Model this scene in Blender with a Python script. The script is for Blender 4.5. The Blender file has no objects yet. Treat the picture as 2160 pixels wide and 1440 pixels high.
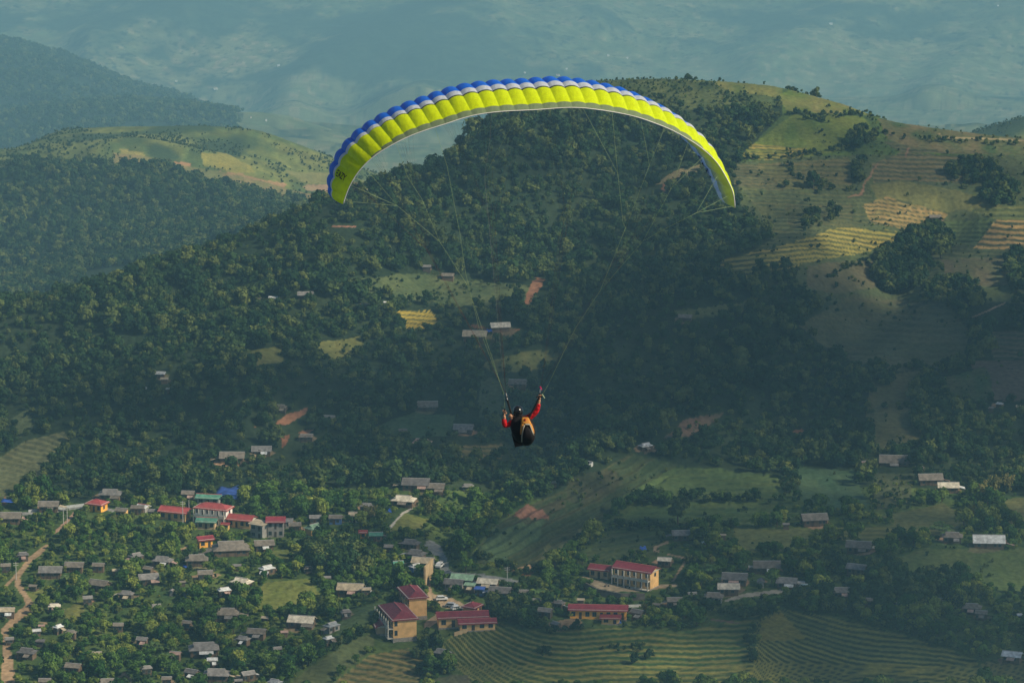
import bpy, bmesh, math, random
import numpy as np
from mathutils import Vector, Matrix

# ------------------------------------------------------------------ camera, world, sun, exposure
sc = bpy.context.scene
COL = sc.collection
PITCH = math.radians(13.0)
FPX = 9500.0                      # focal length in pixels of a 2160 px wide picture
CP, SP = math.cos(PITCH), math.sin(PITCH)
CAMZ = 420.0                      # the camera hangs high over the valley

cam_d = bpy.data.cameras.new('camera')
cam_d.sensor_width = 36.0
cam_d.lens = FPX / 2160.0 * 36.0
cam_d.clip_start = 1.0
cam_d.clip_end = 60000.0
cam = bpy.data.objects.new('camera', cam_d)
COL.objects.link(cam)
cam.location = (0, 0, CAMZ)
cam.rotation_euler = (math.radians(90) - PITCH, 0, 0)
sc.camera = cam

SUN_EL = math.radians(38)
SUN_DIR = Vector((0.92 * math.cos(SUN_EL), -0.38 * math.cos(SUN_EL), math.sin(SUN_EL))).normalized()
world = bpy.data.worlds.new('World')
sc.world = world
world.use_nodes = True
wn = world.node_tree
wn.nodes.clear()
wo = wn.nodes.new('ShaderNodeOutputWorld')
wb = wn.nodes.new('ShaderNodeBackground')
ws = wn.nodes.new('ShaderNodeTexSky')
ws.sky_type = 'NISHITA'
ws.sun_disc = False
ws.sun_elevation = SUN_EL
ws.sun_rotation = math.atan2(SUN_DIR.x, SUN_DIR.y)
ws.altitude = 900
ws.dust_density = 2.0
wb.inputs['Strength'].default_value = 0.074
wn.links.new(ws.outputs[0], wb.inputs[0])
wn.links.new(wb.outputs[0], wo.inputs[0])

sun_d = bpy.data.lights.new('sun', 'SUN')
sun_d.energy = 4.9
sun_d.angle = math.radians(0.53)
sun_d.color = (1.0, 0.90, 0.70)
sun = bpy.data.objects.new('sun', sun_d)
COL.objects.link(sun)
sun.location = (800, -300, 900)
sun.rotation_euler = (-SUN_DIR).to_track_quat('-Z', 'Y').to_euler()

sc.view_settings.view_transform = 'Standard'
sc.view_settings.look = 'None'
sc.view_settings.exposure = 0.0
sc.view_settings.gamma = 1.0
sc.view_settings.use_curve_mapping = False
sc.cycles.use_denoising = True
sc.cycles.max_bounces = 5
sc.cycles.diffuse_bounces = 2
sc.cycles.glossy_bounces = 2
sc.cycles.transmission_bounces = 3
sc.cycles.volume_bounces = 1
sc.cycles.transparent_max_bounces = 24
sc.cycles.sample_clamp_indirect = 4

HAZE_DENSITY = 0.000095
HAZE_COLOR = (0.40, 0.77, 0.99, 1)

rnd = random.Random(11)
rng = np.random.default_rng(5)

# ------------------------------------------------------------------ numeric helpers
def pchip_slopes(h, d):
    """monotone slopes along axis 0; h spacing (n-1), d secants (n-1, ...)"""
    n = d.shape[0] + 1
    m = np.zeros((n,) + d.shape[1:])
    for k in range(1, n - 1):
        w1 = 2 * h[k] + h[k - 1]
        w2 = h[k] + 2 * h[k - 1]
        ok = (d[k - 1] * d[k]) > 0
        with np.errstate(divide='ignore', invalid='ignore'):
            v = (w1 + w2) / (w1 / d[k - 1] + w2 / d[k])
        m[k] = np.where(ok, v, 0.0)
    m[0] = d[0]
    m[-1] = d[-1]
    return m

def pchip(x, xp, yp):
    xp = np.asarray(xp, float)
    yp = np.asarray(yp, float)
    h = np.diff(xp)
    shp = (-1,) + (1,) * (yp.ndim - 1)
    hh = h.reshape(shp)
    d = np.diff(yp, axis=0) / hh
    m = pchip_slopes(h, d)
    x = np.asarray(x, float)
    i = np.clip(np.searchsorted(xp, x, side='right') - 1, 0, len(xp) - 2)
    t = ((x - xp[i]) / h[i]).reshape((-1,) + (1,) * (yp.ndim - 1))
    hi = h[i].reshape(t.shape)
    t2, t3 = t * t, t * t * t
    return ((2 * t3 - 3 * t2 + 1) * yp[i] + (t3 - 2 * t2 + t) * hi * m[i]
            + (-2 * t3 + 3 * t2) * yp[i + 1] + (t3 - t2) * hi * m[i + 1])

def hash2(ix, iy, seed):
    n = (ix.astype(np.int64) * 374761393 + iy.astype(np.int64) * 668265263 + seed * 974634777) & 0xFFFFFFFF
    n = ((n ^ (n >> 13)) * 1274126177) & 0xFFFFFFFF
    n = n ^ (n >> 16)
    return (n & 0xFFFFFF) / float(0xFFFFFF)

def vnoise(x, y, seed=0):
    ix, iy = np.floor(x), np.floor(y)
    fx, fy = x - ix, y - iy
    fx = fx * fx * (3 - 2 * fx)
    fy = fy * fy * (3 - 2 * fy)
    a = hash2(ix, iy, seed); b = hash2(ix + 1, iy, seed)
    c = hash2(ix, iy + 1, seed); d = hash2(ix + 1, iy + 1, seed)
    return (a + (b - a) * fx) * (1 - fy) + (c + (d - c) * fx) * fy

def fbm(x, y, octv=4, seed=0):
    s = np.zeros_like(x, float); a = 0.5; tot = 0
    for o in range(octv):
        s += a * (vnoise(x * 2 ** o + 13.7 * o, y * 2 ** o - 7.1 * o, seed + o) - 0.5)
        tot += a; a *= 0.5
    return s / tot * 2          # about -1..1

def z_of(py, y):
    """height of the point at forward distance y seen on picture row py"""
    t = (720.0 - py) / FPX
    return CAMZ + y * (t * CP - SP) / (CP + t * SP)

def px_to_x(px, y, z):
    return (px - 1080.0) / FPX * (y * CP - (z - CAMZ) * SP)

def project(x, y, z):
    zz = z - CAMZ
    dep = y * CP - zz * SP
    return 1080.0 + FPX * x / dep, 720.0 - FPX * (y * SP + zz * CP) / dep

# ------------------------------------------------------------------ terrain profile
KPX = [-900, -200, 0, 135, 270, 400, 520, 640, 760, 900, 1000, 1100, 1250, 1400, 1600, 1750, 1900, 2050, 2160, 2400, 3060]
#        -900 -200   0    135  270  400  520  640  760  900  1000 1100 1250 1400 1600 1750 1900 2050 2160 2400 3060
R1PY = [ 760, 700, 655, 622, 585, 545, 505, 452, 408, 372, 318, 235, 176, 170, 182, 216, 264, 285, 297, 320, 380]
R1D  = [1700,1680,1690,1700,1710,1730,1750,1770,1790,1820,1850,1890,1930,1940,1940,1930,1920,1910,1905,1900,1880]
BPY  = [ 400, 352, 352, 350, 350, 372, 398, 425, 440, 455, 470, 470, 470, 470, 470, 470, 470, 470, 470, 470, 470]   # brink of left hill plateau
R2PY = [ 420, 350, 330, 275, 268, 268, 276, 312, 356, 392, 420, 430, 430, 430, 430, 430, 330, 284, 252, 215, 160]
R3PY = [  40,  70,  90, 124, 178, 214, 268, 292, 292, 258, 258, 258, 258, 258, 258, 258, 258, 258, 258, 258, 258]
def kn(v):
    return [v] * len(KPX)
rowsK = []       # (distance list, kind 'z' or 'py', list, number of grid rows up to the next knot)
def addk(d, py=None, z=None, rows=10):
    d = d if isinstance(d, list) else kn(d)
    if py is not None:
        py = py if isinstance(py, list) else kn(py)
        zz = [float(z_of(p, dd)) for p, dd in zip(py, d)]
    else:
        zz = z if isinstance(z, list) else kn(z)
    rowsK.append((d, zz, rows))
def mix(a, b, t):
    return [x + (y - x) * t for x, y in zip(a, b)]
addk(60, z=-95, rows=8)
addk(700, z=-30, rows=10)
addk(1150, z=8, rows=14)
addk(1300, py=1500, rows=30)
addk(1345, py=1400, rows=120)
addk(1440, py=1180, rows=65)
addk(1510, py=1060, rows=50)
P950 = [960, 960, 960, 955, 950, 950, 950, 950, 950, 955, 955, 950, 950, 950, 955, 960, 960, 960, 960, 960, 960]
addk(mix(kn(1560), R1D, 0.05), py=P950, rows=90)
addk(mix(kn(1560), R1D, 0.36), py=mix(P950, R1PY, 0.36), rows=80)
addk(mix(kn(1560), R1D, 0.68), py=mix(P950, R1PY, 0.66), rows=120)
addk(R1D, py=R1PY, rows=26)
addk([d + 160 for d in R1D], z=[float(z_of(p, d)) - 75 for p, d in zip(R1PY, R1D)], rows=10)
R1B = [p + 90 for p in R1PY]
addk(2650, py=mix(R1PY, BPY, 0.30), rows=80)
addk(2920, py=BPY, rows=70)
addk(3150, py=R2PY, rows=16)
addk(3450, z=[float(z_of(p, 3150)) - 150 for p in R2PY], rows=12)
addk(5200, py=330, rows=36)
R3D = [7900, 7900, 7950, 7950, 8000, 8000, 8000, 8000] + [8000] * 13
addk(mix(kn(5200), R3D, 0.5), py=mix(kn(330), R3PY, 0.52), rows=44)
addk(R3D, py=R3PY, rows=14)
R3B = [p + o for p, o in zip(R3PY, [90, 90, 90, 90, 70, 40, -18, -42, -44, -46] + [-46] * 11)]
addk([d + 600 for d in R3D], py=R3B, rows=24)
addk(9500, py=[170, 170, 165, 172, 180, 190, 190, 188, 186, 184, 180, 178, 176, 176, 176, 180, 185, 190, 190, 190, 190], rows=80)
addk(10150, py=50, rows=80)
addk(10700, py=-70, rows=40)
addk(11600, py=-330, rows=14)
addk(14000, py=-420, rows=8)
addk(20000, py=-330, rows=1)
NK = len(rowsK)
K_R1, K_R2, K_R3 = 10, 14, 18

upx = np.concatenate([np.linspace(-900, -70, 24), np.arange(-60, 2221, 3.2), np.linspace(2232, 3060, 24)])
vk = []
for k in range(NK - 1):
    vk.append(k + np.arange(rowsK[k][2]) / rowsK[k][2])
vk = np.concatenate(vk + [np.array([NK - 1.0])])
NU, NV = len(upx), len(vk)
Dk = np.array([pchip(upx, KPX, r[0]) for r in rowsK])
Zk = np.array([pchip(upx, KPX, r[1]) for r in rowsK])
kidx = np.arange(NK, dtype=float)
D = pchip(vk, kidx, Dk)
Z = pchip(vk, kidx, Zk)
VK = np.repeat(vk[:, None], NU, axis=1)
PX = np.repeat(upx[None, :], NV, axis=0)
X = px_to_x(PX, D, Z)
# natural relief on top of the profile
def bell(v, a, b, s):
    return np.clip((v - a) / s, 0, 1) * np.clip((b - v) / s, 0, 1)
amp_slope = bell(VK, 6.6, 10.2, 1.2)
rel = fbm(X / 95 + 3, D / 70, 4, 3) * 9.0 * amp_slope
rel += fbm(X / 42 + 3, D / 60, 3, 23) * 2.0 * bell(VK, 3.0, 8, 1.0)
rel += fbm(X / 130, D / 120, 4, 8) * 12 * bell(VK, 11.2, 14.0, .8)
rel += fbm(X / 420, D / 380, 5, 9) * 75 * bell(VK, 15.5, 18.2, 1)
ff = np.clip((VK - 18.6) / .8, 0, 1)
rel += (fbm(X / 520 + .4 * D / 520, D / 650, 5, 12) * 30 - np.abs(fbm(X / 300 - .25 * D / 260, D / 900, 3, 14)) * 12 + fbm(X / 60, D / 120, 3, 15) * 3) * ff
Z = Z + rel
# spurs and gullies: (list of picture points), height, half width in picture pixels
def seg_dist(px, py, pts):
    best = np.full(px.shape, 1e9)
    for (x0, y0), (x1, y1) in zip(pts[:-1], pts[1:]):
        dx, dy = x1 - x0, y1 - y0
        t = np.clip(((px - x0) * dx + (py - y0) * dy) / (dx * dx + dy * dy), 0, 1)
        best = np.minimum(best, np.hypot(px - x0 - t * dx, py - y0 - t * dy))
    return best
_, PY = project(X, D, Z)
for pts, hgt, wid in [([(1000, 30), (860, 100), (700, 170), (620, 225)], 50, 70), ([(1250, 60), (1050, 110), (900, 200), (820, 260)], 40, 70), ([(450, 0), (330, 60), (200, 110)], 40, 50),
                      ([(1900, -20), (1760, 60), (1600, 150)], 28, 60), ([(2160, 60), (2050, 130), (1960, 220)], 28, 55)]:
    Z = Z + np.where(VK > 18.6, hgt * np.exp(-(seg_dist(PX, PY, pts) / wid) ** 2), 0)
main = VK <= 10.3
for pts, hgt, wid in [
        ([(1560, 880), (1340, 945), (1180, 1060), (1010, 1160)], 7.0, 60),
        ([(1700, 540), (1560, 620), (1330, 760), (1240, 860)], 9.0, 75),
        ([(1090, 250), (1010, 420), (900, 520), (700, 560)], 5.0, 80),
        ([(2000, 470), (1900, 560), (1880, 620), (1700, 760)], -6.0, 60),
        ([(1150, 780), (1190, 900), (1050, 1010), (960, 1120)], -7.0, 60),
        ([(640, 620), (560, 760), (480, 900)], 5.0, 70),
        ([(700, 1375), (800, 1290), (860, 1250)], 3.0, 40),
        ([(1850, 1200), (2000, 1165), (2160, 1180)], 3.0, 40)]:
    g = hgt * np.exp(-(seg_dist(PX, PY, pts) / wid) ** 2)
    Z = Z + np.where(main, g, 0)
_, PY = project(X, D, Z)
# ------------------------------------------------------------------ where the village houses stand
# picture x, y, roof width, roof kind, roof colour, wall colour, turn, label
HS = [
 (233,1035,50,'t','gr','w',-8,'grey hipped house | above the village road at the foot of the dark wood'),
 (103,1060,44,'g','gb','w',0,'long dull house | beside the road, first left of the yellow house'),
 (20,1084,52,'g','gb','w',0,'grey house at the left picture edge | under a blue awning'),
 (257,1073,32,'g','gb','y',-15,'small dull roofed house | just right of the yellow house by the road'),
 (290,1067,32,'s','gb','w',-6,'low grey brown shed | left of the small white roof on the road row'),
 (322,1075,24,'g','gr','w',-8,'tiny grey house | touching the left end of the long red roof'),
 (397,1037,32,'g','gb','d',-5,'brown grey hut | in the trees above the long red roof'),
 (328,989,38,'t','gr','d',-20,'grey hut alone in the dark wood | above the village road'),
 (487,1147,84,'t','gb','w',0,'widest grey roofed house | right of the little orange house'),
 (415,1173,50,'t','gb','w',-4,'grey brown house | below the little orange house'),
 (433,1205,38,'g','gb','d',0,'brown roofed hut | beside bare red earth'),
 (287,1168,38,'t','gr','w',38,'grey house with pointed gable | standing alone in the upper garden trees'),
 (343,1176,46,'t','gr','w',-16,'weathered grey house | right of the pointed gable house'),
 (48,1166,30,'t','dk','d',10,'dark hut | left of the dirt road bend'),
 (157,1188,42,'g','gb','w',0,'left half of a pair of grey houses | among bananas',),
 (208,1189,30,'g','gb','w',-4,'right half of a pair of grey houses | with a yellow meadow behind'),
 (107,1198,50,'g','gr','w',0,'plain grey green roof | right of the dirt road'),
 (313,1196,28,'g','gb','w',-28,'upper of two stacked grey roofs | in the middle of the gardens'),
 (313,1213,48,'g','gr','w',14,'lower of two stacked grey roofs | in the middle of the gardens'),
 (210,1226,50,'g','gb','w',-24,'steep grey brown house | with a pale lean to at its right corner'),
 (267,1248,36,'t','gr','d',-14,'grey hut half hidden in trees | between the gardens'),
 (510,1221,50,'t','cr','w',-28,'cream hipped house | right one of the pair above the meadow'),
 (473,1240,34,'t','wh','w',22,'small pale roofed house | left one of the pair above the meadow'),
 (362,1243,13,'g','gr','g',80,'small square grey hut | like a tower among trees'),
 (395,1252,14,'s','dk','b',0,'tiny dark hut | beside the tower like hut'),
 (15,1283,38,'g','tn','w',0,'pale tan roof at the left picture edge | beside the dirt road'),
 (115,1274,30,'t','cr','w',8,'cream topped house | right of the wide bend of the dirt road'),
 (77,1327,24,'g','wh','w',14,'small white roofed shed | below the cream topped house'),
 (88,1317,14,'g','pk','w',0,'tiny pinkish roof | above the small white roofed shed'),
 (123,1318,27,'t','wh','w',52,'tilted white roof | alone in trees near the dirt road'),
 (57,1369,46,'t','dk','w',-18,'dark grey gabled house | right of the lower dirt road'),
 (85,1349,24,'s','dk','d',0,'dark lean to | behind the dark grey gabled house'),
 (155,1401,42,'g','gb','w',-16,'grey brown house | low on the left among big trees'),
 (228,1434,48,'t','gb','w',-4,'grey house cut by the bottom edge | near the small path'),
 (477,1286,56,'t','gb','w',0,'broad grey brown house | with two roof levels under the meadow'),
 (430,1359,68,'t','gr','w',0,'longest grey house | in the lower gardens'),
 (457,1414,58,'t','gr','w',-8,'big grey hipped house | near the bottom edge'),
 (405,1413,38,'g','dk','w',-28,'dark grey house | touching the left side of the big hipped one'),
 (370,1375,30,'g','pk','w',-6,'pinkish tiled shed | above the dark grey house'),
 (542,1328,44,'g','gb','w',-12,'grey brown house | facing the long cream gable across the gardens'),
 (513,1343,36,'t','gr','w',-26,'grey hut | tucked below left of the grey brown house'),
 (448,1388,27,'s','wh','w',6,'pale lean to | behind the big hipped house'),
 (523,1417,38,'g','gr','w',28,'grey roof seen from its side | right of the big hipped house'),
 (503,1432,22,'g','gr','w',0,'smallest grey roof | at the bottom edge'),
 (580,1434,38,'t','bg','w',-30,'bluish grey gabled house | cut by the bottom edge'),
 (563,1194,40,'t','wh','w',38,'white gabled house | with lower porch roof above the meadow'),
 (557,1206,22,'s','wh','w',0,'white porch roof | in front of the white gabled house'),
 (637,1302,62,'g','cr','w',-5,'long cream roof | below the bright meadow'),
 (700,1314,40,'t','bg','g',44,'blue grey gabled house | right of the long cream roof'),
 (693,1342,28,'t','wh','w',40,'little pale gabled hut | below the blue grey gabled house'),
 (740,1234,60,'g','tn','w',-8,'long tan roof | above the left shoulder of the school hill'),
 (773,1240,24,'g','tn','w',10,'short tan wing | at the right end of the long tan roof'),
 (730,1287,28,'t','dk','d',12,'dark hut | half hidden left of the school hill'),
 (603,1095,34,'s','gr','g',0,'flat grey roof | behind the cream concrete house'),
 (622,1104,32,'g','gb','w',0,'low brown grey house | right of the two storey red roof'),
 (662,1107,44,'t','lg','y',46,'pale green gabled house | at the right end of the road row'),
 (557,1142,46,'g','gb','w',3,'brown grey house | with a red cloth, right of the widest grey roof'),
 (665,1088,30,'g','gr','w',0,'small grey roof | above the pale green gabled house'),
 (708,1088,32,'g','gb','b',-3,'brown roof over blue walls | near the road row'),
 (752,1082,38,'g','tn','wt',-8,'tan roofed house | with a light blue sheet at its side'),
 (774,1063,34,'t','gr','w',-10,'grey house | above the tan roofed house'),
 (852,1048,54,'t','cr','w',-14,'bright cream house | at the head of the pale stone path'),
 (793,1124,34,'g','gn','w',-4,'green metal roof | alone at the edge of the dark wood'),
 (645,1165,15,'t','gr','w',30,'tiny grey gabled hut | in the big trees'),
 (878,1013,62,'g','dk','w',-4,'long dark roof | above the bright cream house'),
 (918,1022,44,'g','gb','w',-6,'tan grey roof | right end of the long dark one'),
 (987,1022,28,'t','gr','w',-6,'small grey house | beside orange soil in the shade'),
 (866,1140,44,'t','dk','w',-18,'dark hipped roof | above the concrete road'),
 (878,1162,46,'t','dk','w',-24,'larger dark roof | left of the concrete road'),
 (840,1184,28,'g','gn','w',8,'narrow green roof | left of the white edged gable'),
 (893,1178,52,'g','tn','g',-12,'tan flat roof | beside the concrete road'),
 (877,1190,34,'t','wh','b',40,'white edged gable over blue front | below the tan flat roof'),
 (977,1213,56,'g','lg','w',-15,'largest green roof | in the market row'),
 (958,1224,46,'g','dk','g',-14,'dark grey roof | in front of the largest green one'),
 (991,1230,30,'s','lg','w',-16,'pale green lean to | in the market row'),
 (1030,1222,50,'g','cr','w',-15,'cream sheet roof | in the market row'),
 (1012,1238,28,'s','bl','b',-14,'deep blue roof | in the market row'),
 (1055,1241,52,'g','dk','w',-10,'dark grey roof | at the right end of the market row'),
 (933,1371,46,'t','gr','w',-30,'grey gabled house | alone in trees above the terraces'),
 (1177,1267,34,'t','dk','w',-24,'dark grey gabled house | left of the long red roofed classroom block'),
 (1150,1284,38,'g','gr','d',-20,'grey thatched hut | under tall trees near the terraces'),
 (1173,1312,26,'g','gr','w',-48,'narrow grey hut | at the top of the terraces'),
 (1168,1015,18,'g','cr','w',20,'pale shed | on the lower spur edge'),
 (1192,1000,16,'g','lg','w',20,'yellowish green shed | on the upper spur edge'),
 (1402,1177,36,'g','cr','w',-3,'cream sheet roof | inside the bend of the orange path'),
 (1345,1287,38,'g','dk','w',-34,'dark blue grey house | right of the classroom block with a pale gutter'),
 (1617,1187,58,'g','gb','d',3,'grey brown roof | in the shade below the pale maize field'),
 (1586,1193,18,'g','cr','w',-4,'tiny pale shed | left end of the shaded brown roof'),
 (1550,1212,58,'g','dk','d',-2,'dark brown house | behind the cream roof by the valley road'),
 (1537,1233,48,'g','cr','w',-2,'broad cream roof | beside the valley road'),
 (1605,1222,21,'g','gr','g',85,'narrow grey hut | between the two long valley road roofs'),
 (1660,1221,48,'g','gr','w',-2,'mid grey roof | right end of the valley road row'),
 (1690,1226,20,'s','wh','w',-4,'white lean to | at the end of the mid grey roof'),
 (1505,1252,44,'t','gb','g',-10,'grey brown house | with pale rubble in front'),
 (1423,1262,38,'g','gb','d',0,'dull brown roof | in trees below the main school'),
 (1437,1121,42,'g','gr','d',2,'thin grey roof | behind dark bushes above the orange path'),
 (1487,1142,16,'s','wh','w',0,'tiny white shed | beside the dark bushes'),
 (1525,1126,14,'g','tn','w',0,'tiny tan shed | at the edge of the pale maize field'),
 (1717,1087,60,'g','gb','w',3,'grey house | on the terrace edge above the striped plot'),
 (1658,1103,18,'g','gr','w',0,'small grey hut | at the corner of the pale maize field'),
 (1812,1145,60,'g','gb','w',-7,'tilted grey house | below the striped plot'),
 (1807,1192,48,'g','gr','w',-22,'ribbed grey roof | leaning in dark trees'),
 (2085,1133,70,'g','wh','w',-3,'long whitish house | above the grassy slope on the right'),
 (2008,1125,46,'t','gb','d',-4,'dark brown house | half hidden left of the long whitish one'),
 (1775,1241,42,'g','gr','w',-8,'grey roof | above the blue awning by the valley road'),
 (1887,965,76,'g','gb','w',-2,'long brown house | below the shaded fallow field'),
 (1830,974,32,'g','pk','w',-3,'small brown shed | left of the long brown house'),
 (1962,1003,54,'g','gb','w',-3,'brown house | above the bright fronted house'),
 (2000,1020,46,'g','cr','w',-2,'bright fronted house | with bamboo at its right'),
 (2050,1275,44,'t','gb','d',-6,'dim brown roof | in the dark trees on the right'),
 (2070,1289,32,'g','gb','d',-12,'dimmer small roof | below the dim brown one'),
 (2135,1376,48,'g','wh','w',-20,'clean white roof | near the bottom right corner'),
 (2153,1294,22,'g','wh','w',0,'pale roof at the right picture edge | in dark trees'),
 (577,626,26,'g','wh','w',0,'bright white shed | in the upper left wood'),
 (550,628,20,'s','gb','w',0,'dull shed | left of the bright white one'),
 (645,617,38,'g','gr','d',-2,'mossy grey roof | right of the bright white shed'),
 (945,578,34,'g','gb','w',0,'brown grey roof | in the clearing under the glider lines'),
 (900,560,24,'g','gr','d',0,'faint grey roof | left of the clearing'),
 (1002,701,60,'g','tn','w',-2,'tan roofed house | with blue awning near the golden terraces'),
 (1055,683,50,'g','cr','w',0,'cream roofed house | on red soil in the middle of the wood'),
 (1092,803,44,'g','gb','w',-3,'brown grey roof | directly behind the pilot'),
 (1445,665,38,'g','gb','d',-6,'dim brown roof | on the right wooded slope'),
 (695,878,32,'g','gr','d',-4,'grey roof | beside the banana grove in the wood'),
 (593,855,32,'t','gb','d',-6,'faint hut | above the red earth cut'),
 (647,917,34,'g','gb','d',2,'low brown roof | right of the red earth patches'),
 (900,850,54,'g','gb','d',0,'long dim roof | above the green clearing'),
 (978,898,50,'g','gr','d',-2,'grey shaded roof | left of the pilot'),
 (890,928,48,'t','pk','d',-10,'brownish roof | above the long dark roof in shade'),
 (552,944,48,'g','gr','w',-6,'grey roof | right one of a pair in the dark wood'),
 (490,957,60,'g','gb','w',-4,'grey brown roof | left one of a pair in the dark wood'),
 (339,785,28,'g','wh','w',0,'pale hut | high in the left wood'),
 (347,797,22,'g','tn','w',0,'tan lean to | just under the pale hut'),
 (357,818,18,'g','cr','w',0,'tiny cream shed | lowest of three in the left wood'),
 (304,817,10,'g','wh','w',0,'tiny white shed | left of the cream one in the wood'),
 (1361,936,38,'t','wh','w',34,'white gabled house | alone on the dark slope right of the pilot'),
 (2108,849,22,'t','wh','w',-30,'small white roof | under the brown field on the right'),
 (2090,858,18,'g','gr','d',0,'small grey roof | left of the small white one'),
 (2150,855,20,'g','tn','w',0,'tan shed at the right edge | under the brown field'),
 (1973,455,30,'g','gb','w',-4,'field hut | between the terraces on the right hill'),
 (785,1085,16,'g','pk','b',-10,'tiny pink and blue shed | near the tan roofed house'),
 (475,1103,24,'s','rd','y',-6,'small flat red roof | between the green and red roofed houses'),
 (70,1233,22,'g','gb','d',-10,'small brown shed | right of the dirt road fork'),
 (185,1258,26,'g','gr','w',12,'low grey roof | under the steep grey brown house'),
 (150,1330,28,'t','gb','w',-12,'brown hipped hut | right of the tilted white roof'),
 (250,1315,26,'g','gb','w',8,'brown roof | deep in the lower left garden trees'),
 (300,1345,30,'g','gr','w',-14,'grey roof | left of the longest grey house'),
 (205,1375,24,'g','tn','w',10,'tan roof | above the grey house cut by the bottom edge'),
 (95,1432,30,'g','gb','w',-6,'brown roof | at the bottom edge left'),
 (310,1405,28,'t','gr','w',14,'grey hut | left of the dark grey house'),
 (352,1428,26,'g','gb','w',-4,'brown roof | at the bottom edge by the small path'),
 (395,1310,26,'g','gb','w',-16,'brown roof | left of the broad grey brown house'),
 (585,1365,24,'g','gr','w',10,'small grey roof | beside the shaded grass slope'),
 (600,1330,20,'g','pk','w',0,'small pinkish roof | under the long cream roof'),
 (560,1300,22,'g','tn','w',-10,'small tan roof | left of the long cream roof'),
 (245,1200,20,'g','tn','w',0,'little tan roof | right of the pair of grey houses'),
 (385,1225,18,'g','gb','d',10,'tiny brown hut | below the blue sheet'),
 (500,1190,22,'g','gr','w',-6,'small grey roof | between orange house and meadow'),
 (650,1195,24,'t','gb','d',10,'brown hut | right of the white gabled house'),
 (690,1215,20,'g','gr','w',0,'small grey roof | left of the long tan roof'),
 (12,1190,26,'g','gb','d',0,'brown roof at the left edge | above the dirt path'),
 (20,1345,24,'g','gr','w',6,'grey roof at the left edge | beside the lower dirt road'),
 (330,1275,24,'g','gr','w',16,'grey roof | below the tower like hut'),
 (820,1150,24,'g','gr','d',-8,'grey roof | above the narrow green roof'),
 (1105,1245,24,'g','gb','w',-8,'brown roof | past the right end of the market row'),
 (1130,1262,22,'g','gr','w',10,'grey roof | above the grey thatched hut'),
 (1225,1262,20,'g','tn','w',0,'small tan roof | above the long low classroom block'),
 (1385,1272,22,'g','gb','d',-14,'small brown roof | right of the dark blue grey house'),
 (1460,1250,24,'g','gr','d',6,'grey roof | left of the grey brown house with rubble'),
 (1830,1262,26,'g','gb','d',0,'brown roof | right of the blue awning by the valley road'),
 (1900,1270,22,'g','gr','d',0,'grey roof | in the dark trees past the valley road'),
 (1985,1262,24,'g','tn','w',0,'tan roof | left of the dim brown roof'),
 (1940,985,26,'g','gb','w',0,'small brown roof | between the long brown house and the bright fronted one'),
 (850,905,24,'g','gb','d',0,'brown roof | at the left of the green clearing'),
 (770,640,22,'g','gr','d',0,'grey roof | among pale rubble left of the golden terraces'),
 (815,636,16,'g','wh','w',0,'tiny white roof | above the golden terraces'),
]
# ------------------------------------------------------------------ land cover
FOREST, VILLAGE, FIELD, TERR, ROAD, EARTH, SCRUB = range(7)
cov = np.full(PX.shape, FOREST, np.int8)
col = np.zeros(PX.shape + (3,))
edge = np.zeros(PX.shape)
owner = np.full(PX.shape, -1, np.int16)       # which named ground sheet the spot belongs to
WX = PX + fbm(X / 14, D / 22, 3, 31) * 7 + fbm(X / 3.5, D / 8, 2, 33) * 2.5
WY = PY + fbm(X / 16, D / 24, 3, 37) * 6 + fbm(X / 3.5, D / 8, 2, 39) * 2.0
patch = fbm(X / 26, D / 60, 4, 41)
patch2 = fbm(X / 7, D / 16, 3, 43)
z_main = VK <= 10.35
z_hill = (VK > 10.9) & (VK <= 14.6)
z_mid = (VK > 14.6) & (VK <= 18.6)
z_far = VK > 18.6
def C3(*c):
    return np.array(c, float)
def mixc(a, b, t):
    t = np.clip(t, 0, 1)[..., None]
    return a * (1 - t) + b * t
# default: forest floor, village greens, far country
col[:] = mixc(C3(.020, .036, .018), C3(.036, .052, .022), .5 + patch)
vil = z_main & (PY > 1045 + 18 * np.sin(PX / 170.0))
cov[vil] = VILLAGE
vc = mixc(C3(.045, .080, .024), C3(.095, .130, .034), .5 + patch2 + .6 * patch)
col[vil] = vc[vil]
hillc = mixc(C3(.085, .12, .038), C3(.195, .20, .052), .5 + 1.1 * patch + .5 * patch2)
hillc = hillc * (1 + .4 * fbm(X / 5, D / 14, 3, 53))[..., None]
hillc = mixc(hillc, C3(.05, .08, .035), (fbm(X / 40, D / 90, 5, 51) - .05) * 4)
cov[z_hill] = SCRUB
col[z_hill] = hillc[z_hill]
hf = z_hill & (VK < 12.98 + .10 * fbm(X / 60, D / 60, 3, 52)) & (WX < 700)
cov[hf] = FOREST
col[hf] = C3(.03, .05, .025)
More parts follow.
